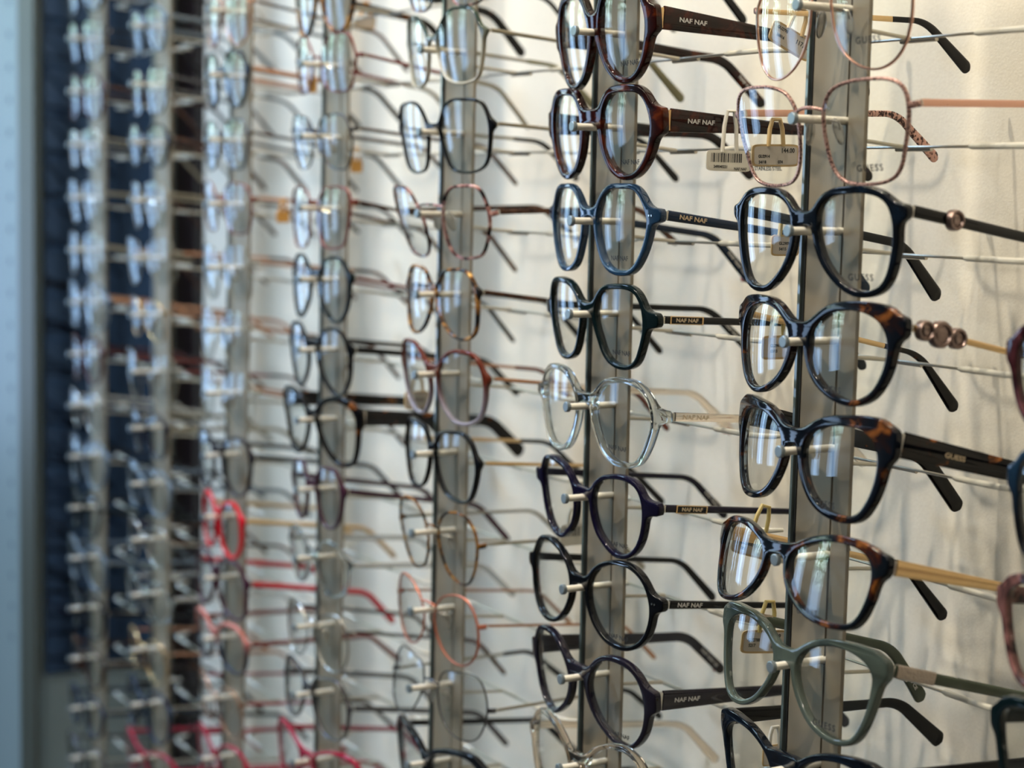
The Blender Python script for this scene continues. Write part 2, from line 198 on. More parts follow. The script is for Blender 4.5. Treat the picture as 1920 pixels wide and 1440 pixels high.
LENS = lens_mat('clear lens')
PADM = pbr('nose pad silicone', (.75,.75,.72), .15, trans=.7, ior=1.42)
INK = pbr('grey ink', (.02,.022,.025), .6)
SILVER = pbr('silver metal', (.62,.6,.56), .25, metal=1)
GOLD = pbr('gold metal', (.72,.5,.26), .25, metal=1)
ROSE = pbr('rose metal', (.66,.38,.29), .3, metal=1)
GOLDINK = pbr('gold ink', (.62,.5,.34), .4, metal=.5)
WHITEINK = pbr('white ink', (.6,.6,.58), .5)
BLACK = pbr('black acetate', (.003,.004,.006), .06, spec=.3)
NAVYBLACK = mottled('blue black acetate', [(.42,(.003,.004,.006)), (.7,(.004,.009,.018))], 40, .06)
NAVY = pbr('navy acetate', (.006,.018,.045), .07, spec=.3)
BLUE = faded('blue clear acetate', (.008,.03,.07), (.02,.06,.13), -.02, .012, .07, .3)
TEAL = pbr('dark green acetate', (.003,.009,.011), .06, spec=.3)
PURPLE = pbr('purple navy acetate', (.006,.005,.02), .07, spec=.3)
GREYPUR = pbr('smoke purple acetate', (.014,.012,.024), .06, trans=.35, ior=1.49)
CRYSTAL = pbr('clear crystal acetate', (.74,.8,.83), .04, trans=1, ior=1.45)
CHAMP = pbr('champagne crystal acetate', (.93,.82,.7), .04, trans=1, ior=1.42)
GREEN = pbr('sage green acetate', (.10,.13,.112), .09, trans=.4, ior=1.49)
TORT = mottled('red brown tortoise', [(.40,(.006,.002,.002)), (.54,(.024,.004,.003)), (.68,(.085,.017,.005))], 45, .06)
TORTD = mottled('dark amber tortoise', [(.56,(.003,.003,.004)), (.62,(.02,.007,.004)), (.70,(.3,.10,.02))], 85, .07, distort=.8)
TORTB = mottled('blue amber tortoise', [(.50,(.003,.005,.009)), (.60,(.014,.006,.005)), (.72,(.17,.06,.016))], 75, .07, distort=.8)
TORTA = mottled('brown tortoise with amber flecks', [(.50,(.003,.005,.008)), (.60,(.03,.008,.004)), (.72,(.25,.09,.02))], 70, .07, distort=.6)
PINKT = mottled('pink black tortoise', [(.44,(.01,.008,.012)), (.54,(.35,.16,.15)), (.7,(.75,.5,.45))], 90, .12)
AMBT = mottled('amber black tortoise', [(.42,(.01,.008,.008)), (.55,(.3,.13,.03)), (.7,(.75,.45,.12))], 75, .1)
LEOP = mottled('rose leopard metal', [(.44,(.05,.02,.02)), (.5,(.62,.36,.3)), (1,(.78,.5,.42))], 420, .3, metal=.35, distort=.3)
BURG = mottled('burgundy acetate', [(.4,(.02,.004,.006)), (.65,(.1,.03,.035))], 60, .08)
BROWNP = mottled('brown pink acetate', [(.4,(.02,.012,.014)), (.6,(.24,.11,.1))], 70, .08)
REDBR = faded('red brown fading acetate', (.16,.028,.012), (.4,.36,.44), -.022, 0, .08, .3)
BLUEBLK = faded('blue to black acetate', (.012,.035,.07), (.004,.005,.008), -.012, .012, .08, .1)
GREENB = faded('green cream lamination', (.025,.05,.035), (.66,.62,.5), -.012, .012, .12, .1)
RED = pbr('bright red acetate', (.62,.008,.02), .1)
CRIM = pbr('crimson acetate', (.3,.008,.035), .1)
LEOPF = mottled('fine speckled rose metal', [(.40,(.10,.05,.05)), (.5,(.5,.31,.27)), (1,(.66,.44,.38))], 900, .3, metal=.35, distort=.2)
COPPER = pbr('copper metal', (.52,.27,.16), .25, metal=.8)
COPRED = pbr('coral enamel metal', (.62,.2,.12), .25, metal=.4)
BRMET = pbr('brown red metal', (.22,.05,.04), .25, metal=.4)
GUN = pbr('gunmetal', (.12,.12,.13), .25, metal=.8)
OLIVE = pbr('olive grey metal', (.3,.27,.2), .35, metal=.5)
BRTEMP = mottled('brown temple acetate', [(.4,(.025,.010,.006)), (.65,(.13,.05,.025))], 60, .1)
CLEARW = pbr('frosted clear plastic', (.85,.88,.88), .15, trans=.6, ior=1.4)
BLUEM = pbr('blue enamel', (.05,.1,.4), .2)
CREAM = pbr('cream tag plastic', (.62,.43,.2), .45)
LABELP = pbr('label paper', (.62,.56,.5), .55)
HOOKY = pbr('yellow hook plastic', (.72,.56,.2), .4, trans=.2)
BARP = pbr('clear tag plastic', (.7,.68,.6), .35)

# ------------------------------------------------------------------ eyewear geometry
def outline(key, side=1, scale=(1,1), n=64):
    p = np.array(FIT[key][1])*np.array(scale)
    p = resample(soften(catmull(p, 3), 1), n)
    if side < 0: p = p*np.array([-1,1])
    # counter-clockwise
    a = np.sum(p[:,0]*np.roll(p[:,1],-1)-np.roll(p[:,0],-1)*p[:,1])
    return p[::-1] if a < 0 else p
def normals(p):
    t = np.roll(p,-1,0)-np.roll(p,1,0); t /= np.linalg.norm(t, axis=1)[:,None]+1e-9
    return np.stack([t[:,1], -t[:,0]], -1)
def sdf(px, pz, poly):
    """signed distance (mm) of grid points to a polygon, negative inside"""
    d = np.full(px.shape, 1e9); ins = np.zeros(px.shape, bool); n = len(poly)
    for i in range(n):
        ax, az = poly[i]; bx, bz = poly[(i+1) % n]
        ex, ez = bx-ax, bz-az; wx, wz = px-ax, pz-az
        t = np.clip((wx*ex+wz*ez)/(ex*ex+ez*ez+1e-12), 0, 1)
        d = np.minimum(d, (wx-ex*t)**2+(wz-ez*t)**2)
        c = ((az > pz) != (bz > pz)) & (px < (bx-ax)*(pz-az)/((bz-az) if abs(bz-az) > 1e-12 else 1e-12)+ax)
        ins ^= c
    d = np.sqrt(d); return np.where(ins, -d, d)
def smin(a, b, k):
    h = np.clip(.5+.5*(b-a)/k, 0, 1); return b+(a-b)*h-k*h*(1-h)
def capsule(px, pz, a, b, ra, rb):
    ex, ez = b[0]-a[0], b[1]-a[1]
    t = np.clip(((px-a[0])*ex+(pz-a[1])*ez)/(ex*ex+ez*ez), 0, 1)
    return np.hypot(px-a[0]-ex*t, pz-a[1]-ez*t)-(ra+(rb-ra)*t)
def contour(f, xs, zs):
    """marching squares: returns the longest closed loop of f = 0"""
    seg = {}
    pos = f > 0
    cell = (pos[:-1,:-1].astype(int)+2*pos[:-1,1:]+4*pos[1:,1:]+8*pos[1:,:-1])
    ii, jj = np.nonzero((cell > 0) & (cell < 15))
    T = {1:[(3,0)],2:[(0,1)],3:[(3,1)],4:[(1,2)],5:[(3,2),(1,0)],6:[(0,2)],7:[(3,2)],8:[(2,3)],9:[(2,0)],10:[(0,3),(2,1)],11:[(2,1)],12:[(1,3)],13:[(1,0)],14:[(0,3)]}
    def ek(i, j, e):
        return {0:('h',i,j),1:('v',i,j+1),2:('h',i+1,j),3:('v',i,j)}[e]
    def pt(k):
        c, i, j = k
        if c == 'h':
            a, b = f[i,j], f[i,j+1]; t = a/(a-b); return (xs[j]+t*(xs[j+1]-xs[j]), zs[i])
        a, b = f[i,j], f[i+1,j]; t = a/(a-b); return (xs[j], zs[i]+t*(zs[i+1]-zs[i]))
    for i, j in zip(ii, jj):
        for a, b in T[int(cell[i,j])]:
            seg.setdefault(ek(i,j,a), []).append(ek(i,j,b)); seg.setdefault(ek(i,j,b), []).append(ek(i,j,a))
    best = []; seen = set()
    for k in seg:
        if k in seen: continue
        loop = [k]; seen.add(k); cur = k
        while True:
            nx = [q for q in seg[cur] if q not in seen]
            if not nx: break
            cur = nx[0]; seen.add(cur); loop.append(cur)
        if len(loop) > len(best): best = loop
    return np.array([pt(k) for k in best])
MESHES = {}
def acetate_front(key, sc, wt, ws, wb, bz, bh, ez, eh, ex, thick, cat):
    ck = ('front', key, sc, wt, ws, wb, bz, bh, ez, eh, ex, thick, cat)
    if ck in MESHES: return MESHES[ck].copy()
    ap = outline(key, 1, sc, 72)
    x0, x1 = ap[:,0].min(), ap[:,0].max(); z0, z1 = ap[:,1].min(), ap[:,1].max(); xc, zc = (x0+x1)/2, (z0+z1)/2
    xs = np.arange(-2.4, x1+ex+ws+6, .6); zs = np.arange(z0-wb-4, z1+wt+cat+5, .6)
    X, Z = np.meshgrid(xs, zs)
    d = sdf(X, Z, ap)
    v = np.clip((Z-zc)/((z1-z0)/2+2), -1, 1)
    w = np.where(v > 0, ws+(wt-ws)*v, ws+(wb-ws)*(-v))
    w = w+cat*np.clip((X-xc)/((x1-x0)/2), 0, 1)**2*np.clip(v, 0, 1)**1.5*1.3
    g = d-w
    br = np.maximum(np.abs(Z-bz-.0*X)-bh, X-(x0+1))
    g = smin(g, br, 4.5)
    en = capsule(X, Z, (x1-1, ez), (x1+ws+ex, ez), eh*1.05, eh)
    en = np.maximum(en, X-(x1+ws+ex))
    g = smin(g, en, 5)
    g[:, -1] = 5; g[0,:] = 5; g[-1,:] = 5
    # mirror the grid so that the loop closes across the bridge
    gx = xs[xs > .01]; gpos = g[:, xs > .01]
    full = np.concatenate([gpos[:, ::-1], gpos], 1); fx = np.concatenate([-gx[::-1], gx])
    out = contour(full, fx, zs)
    out = resample(soften(resample(out, 240), 2), 200)
    cu = bpy.data.curves.new('c', 'CURVE'); cu.dimensions = '2D'; cu.fill_mode = 'BOTH'
    bev = min(.9, thick*.3)
    cu.extrude = (thick/2-bev)/1000; cu.bevel_depth = bev/1000; cu.bevel_resolution = 2; cu.offset = -bev/1000*.9
    for poly in (out, ap, ap*np.array([-1,1])):
        sp = cu.splines.new('POLY'); sp.points.add(len(poly)-1)
        for q, p in zip(sp.points, poly): q.co = (p[0]/1000, p[1]/1000, 0, 1)
        sp.use_cyclic_u = True
    o = bpy.data.objects.new('c', cu); COL.objects.link(o)
    dg = bpy.context.evaluated_depsgraph_get(); dg.update()
    me = bpy.data.meshes.new_from_object(o.evaluated_get(dg))
    bpy.data.objects.remove(o); bpy.data.curves.remove(cu)
    bm = bmesh.new(); bm.from_mesh(me)
    bmesh.ops.remove_doubles(bm, verts=bm.verts, dist=1e-6)
    for q in bm.verts:
        x, z, y = q.co.x, q.co.y, -q.co.z
        q.co = Vector((x, bend(x)+y, z))
    bmesh.ops.recalc_face_normals(bm, faces=bm.faces)
    bm.to_mesh(me); bm.free()
    me.polygons.foreach_set('use_smooth', [True]*len(me.polygons)); me.set_sharp_from_angle(angle=R(40))
    MESHES[ck] = me
    return me.copy()
def metal_front(key, sc, rw, rd, bz, ez, ex, brow=None, lower=True):
    ck = ('mf', key, sc, rw, rd, bz, ez, ex)
    if ck in MESHES: return MESHES[ck].copy()
    mb = MB(); ap = outline(key, 1, sc, 72); nn = normals(ap)
    x0, x1 = ap[:,0].min(), ap[:,0].max()
    for sd in (1, -1):
        vs = []; fs = []; sec = superell(rw/2, rd/2, 2.6, 8); m = len(sec); n = len(ap)
        for (x, z), (nx, nz) in zip(ap, nn):
            for a, b in sec:
                X = (x+nx*a); Zz = z+nz*a
                vs.append((sd*X/1000, bend(X/1000)+b/1000, Zz/1000))
        for i in range(n):
            j = (i+1) % n
            for k in range(m):
                l = (k+1) % m; fs.append([i*m+k, j*m+k, j*m+l, i*m+l])
        mb.add(vs, fs)
    def edge_x(zv, inner=True):
        c = ap[np.abs(ap[:,1]-zv) < 3]
        c = c if len(c) else ap
        return c[:,0].min() if inner else c[:,0].max()
    bx = edge_x(bz)
    pts = []
    for k in range(13):
        t = -1+2*k/12; pts.append((t*bx/1000, bend(t*bx/1000)-.0015*(1-t*t), (bz+2.0*(1-t*t))/1000))
    mb.tube(pts, .0009 if rw < 2.2 else .0014, 8)
    exx = edge_x(ez, False)
    for sd in (1, -1):
        q = [(sd*exx/1000, bend(exx/1000), ez/1000), (sd*(exx+ex*.7)/1000, bend(exx/1000)+.0004, ez/1000),
             (sd*(exx+ex)/1000, bend(exx/1000)+.0022, ez/1000), (sd*(exx+ex)/1000, bend(exx/1000)+.005, ez/1000)]
        mb.sweep(q, [superell(.0009, .0017, 3, 8)]*4)
    me = mb.mesh(angle=50); MESHES[ck] = me
    return me.copy()
def lens_mesh(key, sc, side, inset=.3, drop=0):
    ck = ('lens', key, sc, side)
    if ck in MESHES: return MESHES[ck]
    ap = outline(key, side, sc, 64); c = ap.mean(0); vs = []; fs = []; K = 6; n = len(ap)
    nn = normals(ap); ed = ap+nn*inset
    half = np.abs(ed-c).max()
    for s, off in ((0, -.7), (1, .7)):
        base = len(vs)
        vs.append((c[0]/1000, bend(c[0]/1000)+(off-2.2)/1000, c[1]/1000))
        for k in range(1, K+1):
            for p in ed:
                q = c+(p-c)*k/K; rr = (np.linalg.norm(q-c)/half)**2
                vs.append((q[0]/1000, bend(q[0]/1000)+(off-2.2*(1-rr))/1000, q[1]/1000))
        for i in range(n):
            j = (i+1) % n
            t = [base, base+1+i, base+1+j]; fs.append(t if s else t[::-1])
            for k in range(K-1):
                a = base+1+k*n
                t = [a+i, a+n+i, a+n+j, a+j]; fs.append(t if s else t[::-1])
    a = 1+(K-1)*n; b = a+1+K*n
    for i in range(n):
        j = (i+1) % n; fs.append([a+i, a+j, b+j, b+i])
    me = me_from(vs, fs, True, 50); me.materials.append(LENS); MESHES[ck] = me
    return me
def temple_mesh(h0, h1, th, length=106, tiplen=32, bendang=38, kind='slab', part='arm', splay=.02, hend=None):
    """temple in its own frame: starts at the hinge, runs along +Y, bends down behind the ear. part: arm | tip | all"""
    hend = hend or h1*1.25
    P = []; H = []; Wd = []
    n1 = 14; n2 = 8; n3 = 10
    y = 0; z = 0
    for k in range(n1):
        t = k/(n1-1); P.append((0, t*length)); H.append(h0+(h1-h0)*min(1, t*1.15)); Wd.append(th)
    ang = 0; px, pz = length, 0; tot = 18
    for k in range(n2):
        ang += bendang/n2; px += tot/n2*math.cos(R(ang)); pz -= tot/n2*math.sin(R(ang))
        P.append((pz, px)); H.append(h1+(hend-h1)*(k+1)/n2*.4); Wd.append(th)
    ts = [.12,.24,.36,.48,.6,.72,.82,.88,.92,.95,.975,.99,1.0]; t0 = 0
    for t in ts:
        dl = (t-t0)*tiplen; t0 = t; px += dl*math.cos(R(ang)); pz -= dl*math.sin(R(ang))
        rnd = 1 if t < .9 else math.sqrt(max(.02, 1-((t-.9)/.101)**2))
        P.append((pz, px)); H.append((h1+(hend-h1)*(.4+.6*t))*rnd); Wd.append(th*(1 if t < .9 else .7))
    cut = {'all': (0, len(P)), 'arm': (0, n1-2), 'tip': (n1-3, len(P))}[part]
    mb = MB(); path = []; secs = []
    g = 1.0 if part != 'tip' else 1.0
    for i in range(*cut):
        pz, py = P[i]
        path.append((-splay*py/1000*1.0, py/1000, pz/1000))
        secs.append(superell(Wd[i]/2000*g, H[i]/2000*g, 3.2 if kind == 'slab' else 2.1, 12))
    mb.sweep(path, secs)
    return mb.mesh(angle=45)
TXT = {}
def text_mesh(s, size, space=1.0, bold=0):
    k = (s, size, space, bold)
    if k in TXT: return TXT[k]
    cu = bpy.data.curves.new('t', 'FONT'); cu.body = s; cu.size = size; cu.align_x = 'CENTER'; cu.align_y = 'CENTER'
    cu.space_character = space; cu.extrude = .00002; cu.offset = bold; cu.resolution_u = 3
    o = bpy.data.objects.new('t', cu); COL.objects.link(o)
    dg = bpy.context.evaluated_depsgraph_get(); dg.update()
    me = bpy.data.meshes.new_from_object(o.evaluated_get(dg))
    bpy.data.objects.remove(o); bpy.data.curves.remove(cu)
    TXT[k] = me; return me
def text_obj(name, s, size, mat, parent, M, space=1.0, sx=1.0, bold=.00008):
    me = text_mesh(s, size, space, bold).copy(); me.transform(Matrix.Diagonal((sx,1,1,1)))
    o = link(name, me, mat, parent); o.matrix_local = M; return o
FACE_FRONT = Matrix(((1,0,0,0),(0,0,-1,0),(0,1,0,0),(0,0,0,1)))     # text plane facing -Y, reads along +X
FACE_SIDE = Matrix(((0,0,1,0),(1,0,0,0),(0,1,0,0),(0,0,0,1)))       # text plane facing +X, reads along +Y

def pad_meshes():
    out = []
    for sd in (1, -1):
        mb = MB()
        # pad: flattened ellipsoid
        vs = []; fs = []; n = 10; m = 8
        for i in range(m+1):
            a = PI*i/m
            for k in range(n):
                b = 2*PI*k/n
                vs.append((sd*.0095+.0012*math.sin(a)*math.cos(b)+sd*.0016*math.cos(a)*-1, .0085+.0034*math.sin(a)*math.sin(b), -.0075+.0068*math.cos(a)))
        for i in range(m):
            for k in range(n):
                l = (k+1) % n; fs.append([i*n+k, i*n+l, (i+1)*n+l, (i+1)*n+k])
        mb.add(vs, fs)
        out.append(mb.mesh())
    return out
PADS = pad_meshes()
for p_ in PADS: p_.materials.append(PADM)
def pad_arm(x0):
    mb = MB()
    mb.tube([(x0, .001, -.001), (x0*.96, .004, -.0015), (.0112, .0075, -.003), (.0108, .0085, -.007)], .0005, 6)
    return mb.mesh()

def eyeglasses(c, r, key, spec):
    """one pair on the peg of rod c, row r (row 0 is level with the origin; rows count downwards)"""
    q = FIT[key][0] if spec.get('own') else (spec.get('yaw', 0), spec.get('tilt', .06), spec.get('roll', 0), spec.get('sx', -.001))
    e = bpy.data.objects.new('eyeglasses', None); COL.objects.link(e); e.empty_display_size = .02
    e.location = (rod_x(c, r)+q[3], q[4] if spec.get('own') else .015, -ROW*r)
    M = Matrix.Rotation(q[0], 3, 'Z') @ Matrix.Rotation(q[1], 3, 'X') @ Matrix.Rotation(q[2], 3, 'Y')
    e.rotation_mode = 'XYZ'; e.rotation_euler = M.to_euler('XYZ')
    tag(e, spec['label'], 'glasses', GROUPS[c])
    sc = spec.get('scale', (1,1)); ap = outline(key, 1, sc, 64)
    x0, x1 = ap[:,0].min(), ap[:,0].max(); z0, z1 = ap[:,1].min(), ap[:,1].max()
    mat = spec['m']; tm = spec.get('tm', mat); al = spec.get('a', -.17)
    if spec['k'] == 'A':
        wt, ws, wb = spec.get('w', (3.2, 3.2, 2.8)); bz, bh = spec.get('b', (5.5, 2.6)); ez, eh, ex = spec.get('e', (5, 3.2, 4)); thick = spec.get('t', 4.8)
        fm = acetate_front(key, sc, wt, ws, wb, bz, bh, ez, eh, ex, thick, spec.get('cat', 0))
        link('frame_front', fm, mat, e)
        hx = (x1+ws+ex)/1000; hy = bend(hx)+thick/2000; hz = ez/1000; th0 = eh*2
    else:
        rw, rd = spec.get('w', (1.5, 1.8)); bz = spec.get('b', 4); ez, ex = spec.get('e', (5, 3.5))
        if spec['k'] == 'R':          # rimless: thin nylon edge
            fm = metal_front(key, sc, .5, 1.3, bz, ez, ex)
        else:
            fm = metal_front(key, sc, rw, rd, bz, ez, ex)
        link('frame_front', fm, mat, e)
        c_ = ap[np.abs(ap[:,1]-ez) < 3]; exx = c_[:,0].max() if len(c_) else x1
        hx = (exx+ex)/1000; hy = bend(exx/1000)+.005; hz = ez/1000; th0 = 2.6
        for i, sd in enumerate((1, -1)):
            pd = link('nose_pad', PADS[i], None, e)
            pa = pad_arm(x0/1000)
            if sd < 0: pa.transform(Matrix.Diagonal((-1,1,1,1))); pa.flip_normals()
            link('pad_arm', pa, spec.get('hm', SILVER), pd)
    for sd in (1, -1):
        ln = link('lens', lens_mesh(key, sc, sd), None, e)
        if sd == 1 and spec.get('print'):
            tx, size, px_, pz_ = spec['print']
            xx = px_/1000; sl = math.atan(xx/WRAP)
            zc = ap[:,1].mean(); half = .5*max(x1-x0, z1-z0)
            rr = (math.hypot(px_-ap[:,0].mean(), pz_-zc)/half)**2
            yy = bend(xx)+(-.7-2.2*(1-rr))/1000-.00015
            Mx = Matrix.Translation((xx, yy, pz_/1000)) @ Matrix.Rotation(sl-.02, 4, 'Z') @ Matrix.Rotation(.06,4,'X') @ FACE_FRONT
            text_obj('lens_print', tx, size, INK, ln, Mx, 1.25 if tx == 'GUESS' else 1.0, 1.0)
        if sd == -1 and spec.get('print2'):
            tx, size, px_, pz_ = spec['print2']
            xx = px_/1000; sl = math.atan(xx/WRAP); zc = ap[:,1].mean(); half = .5*max(x1-x0, z1-z0)
            rr = (math.hypot(abs(px_)-ap[:,0].mean(), pz_-zc)/half)**2
            Mx = Matrix.Translation((xx, bend(xx)+(-.7-2.2*(1-rr))/1000-.00015, pz_/1000)) @ Matrix.Rotation(sl+.02, 4, 'Z') @ FACE_FRONT
            text_obj('lens_print', tx, size, INK, ln, Mx)
    # hinges and temples
    h0, h1 = spec.get('h', (th0*.8, 4.0) if spec['k'] == 'A' else (2.4, 3.2)); tk = spec.get('tt', 2.8 if spec['k'] == 'A' else 1.5)
    tipm = spec.get('tip')
    for sd in (1, -1):
        hg = MB(); hx_ = hx-tk/2000
        hg.box((-.0012, -.0008, -h0*.42/1000), (.0012, .0016, h0*.42/1000))
        ho = hg.build('hinge', spec.get('hm', SILVER), e, smooth=False)
        ho.location = (sd*(hx_-.0004), hy, hz)
        kind = spec.get('ts', 'slab' if spec['k'] == 'A' else 'slab')
        a2 = al+(spec.get('al', 0) if sd < 0 else 0)
        hend = spec.get('hend')
        if tipm:
            ck = ('arm', h0, h1, tk, kind, sd, hend)
            if ck not in MESHES:
                a = temple_mesh(h0, h1, tk, kind=kind, part='arm', hend=hend); b = temple_mesh(max(h1, 2.2), max(h1, 3), max(tk, 2), kind=kind, part='tip', hend=hend)
                if sd < 0:
                    for q_ in (a, b): q_.transform(Matrix.Diagonal((-1,1,1,1))); q_.flip_normals()
                MESHES[ck] = (a, b)
            a, b = MESHES[ck]
            t = link('temple', a.copy(), tm, e); link('temple_tip', b.copy(), tipm, t)
        else:
            ck = ('all', h0, h1, tk, kind, sd, hend)
            if ck not in MESHES:
                a = temple_mesh(h0, h1, tk, kind=kind, part='all', hend=hend)
                if sd < 0: a.transform(Matrix.Diagonal((-1,1,1,1))); a.flip_normals()
                MESHES[ck] = a
            t = link('temple', MESHES[ck].copy(), tm, e)
        t.location = (sd*hx_, hy+.0012, hz); t.rotation_euler = (a2, 0, 0)
        if spec.get('logo') and sd > 0:
            tx, size, off, lm = spec['logo'][:4]
            plate = spec['logo'][4] if len(spec['logo']) > 4 else None
            if plate:
                mb = MB(); L_ = len(tx)*size*.40+.0012
                mb.sweep([(tk/2000-.0001,off-L_,0),(tk/2000-.0001,off+L_,0)], [superell(.0004, h0*.52/1000, 5, 16)]*2)
                mb.build('temple_plate', plate, t)
                mb = MB(); mb.sweep([(tk/2000+.0002,off-L_+.001,0),(tk/2000+.0002,off+L_-.001,0)], [superell(.0003, h0*.42/1000, 5, 16)]*2)
                mb.build('plate_inlay', BLACK, t)
            Mx = Matrix.Translation((tk/2000+(.00056 if plate else .0001), off, 0)) @ FACE_SIDE
            text_obj('temple_print', tx, size*(.82 if plate else 1), lm, t, Mx, 1.0, 1.25)
        if spec.get('tiplogo') and sd < 0:
            # inner face of the far temple, past the bend
            tx, size = spec['tiplogo']
            yb, zb = .134, -.0155
            Mx = Matrix.Translation((tk/2000+.0028, yb, zb)) @ Matrix.Rotation(R(-40), 4, 'X') @ FACE_SIDE
            text_obj('temple_print', tx, size, WHITEINK, t, Mx, 1.0, 1.2)
        if spec.get('dot') and sd < 0:
            mb = MB(); mb.tube([(-tk/2000-.0004,.1445,-.0250),(tk/2000+.0006,.1445,-.0250)], .0022, 14, up=(0,0,1))
            mb.build('tip_dot', pbr('red enamel dot', (.5,.05,.05), .2), t)
        if spec.get('cuff'):
            mb = MB(); a_, b_c = spec['cuff']
            mb.sweep([(0,a_,0),(0,b_c,0)], [superell(tk/2000+.0003, h0/2000+.0003, 5, 16)]*2)
            mb.build('metal_cuff', pbr('patterned rose silver metal', (.45,.38,.32), .35, metal=.85, bump=(900,.9)), t)
        if spec.get('beads') and sd > 0:
            for by, br in spec['beads']:
                mb = MB(); vs = []; fs = []; n = 20; prof = [(0,.0), (.0,.55), (.0009,.62), (.0009,.9), (.0,1.0), (-.0012,1.0)]
                prof = [(tk/2000+.0014, .02), (tk/2000+.0018,.35), (tk/2000+.0012,.6), (tk/2000+.0022,.72), (tk/2000+.0022,.9), (tk/2000+.001,1), (-.0005,1)]
                for d_, rr in prof:
                    for k in range(n): vs.append((d_, by+br*rr*math.cos(2*PI*k/n), br*rr*math.sin(2*PI*k/n)))
                for i in range(len(prof)-1):
                    for k in range(n): l = (k+1) % n; fs.append([i*n+k, i*n+l, (i+1)*n+l, (i+1)*n+k])
                fs.append(list(range(n)))
                mb.add(vs, fs); mb.build('temple_stud', pbr('antique rose metal', (.27,.2,.18), .3, metal=.9), t)
        if spec.get('dots') and sd > 0:
            for dx in (0, 1.9):
                mb = MB(); xx = (x1+spec.get('w',(3,3,3))[1]-.5+dx)/1000; yy = bend(xx)-spec.get('t',4.8)/2000
                mb.tube([(xx, yy+.0003, hz), (xx, yy-.0002, hz)], .0006, 10, up=(1,0,0)); mb.build('rivet', SILVER, e)
    return e

# ------------------------------------------------------------------ rods
ROD_DX = {2: lambda r: -.0035+.0005*r, 5: lambda r: .002-.0008*r}
def rod_x(c, r):
    f = ROD_DX.get(c); return -(c-1)*PITCH+(f(r) if f else 0)
ALU = pbr('anodised aluminium', (.27,.23,.17), .45, metal=.15, spec=.35, bump=(900,.04))
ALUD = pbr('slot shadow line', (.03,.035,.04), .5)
EDGE = pbr('dark teal edge strip', (.10,.13,.13), .12, spec=.8)
PEGM = pbr('satin peg', (.93,.90,.80), .3, metal=.15)
CAPM = pbr('steel peg cap', (.24,.29,.32), .35, metal=.6)
WIRE = pbr('steel wire', (.5,.47,.4), .3, metal=.9)
SLEEVE = pbr('clear white sleeve', (.78,.77,.68), .25, trans=.25)
SIDE = ['', 'rightmost', 'second', 'third', 'fourth', 'fifth', 'sixth', 'leftmost']
GROUPS = {0: 'eyeglasses cut by the right edge', 1: 'eyeglasses on the rightmost rod', 2: 'eyeglasses on the second rod from the right', 3: 'eyeglasses on the third rod from the right',
          4: 'eyeglasses on the fourth rod from the right', 5: 'eyeglasses on the fifth rod from the right', 6: 'eyeglasses on the sixth rod from the right', 7: 'eyeglasses on the leftmost rod'}
peg_me = None
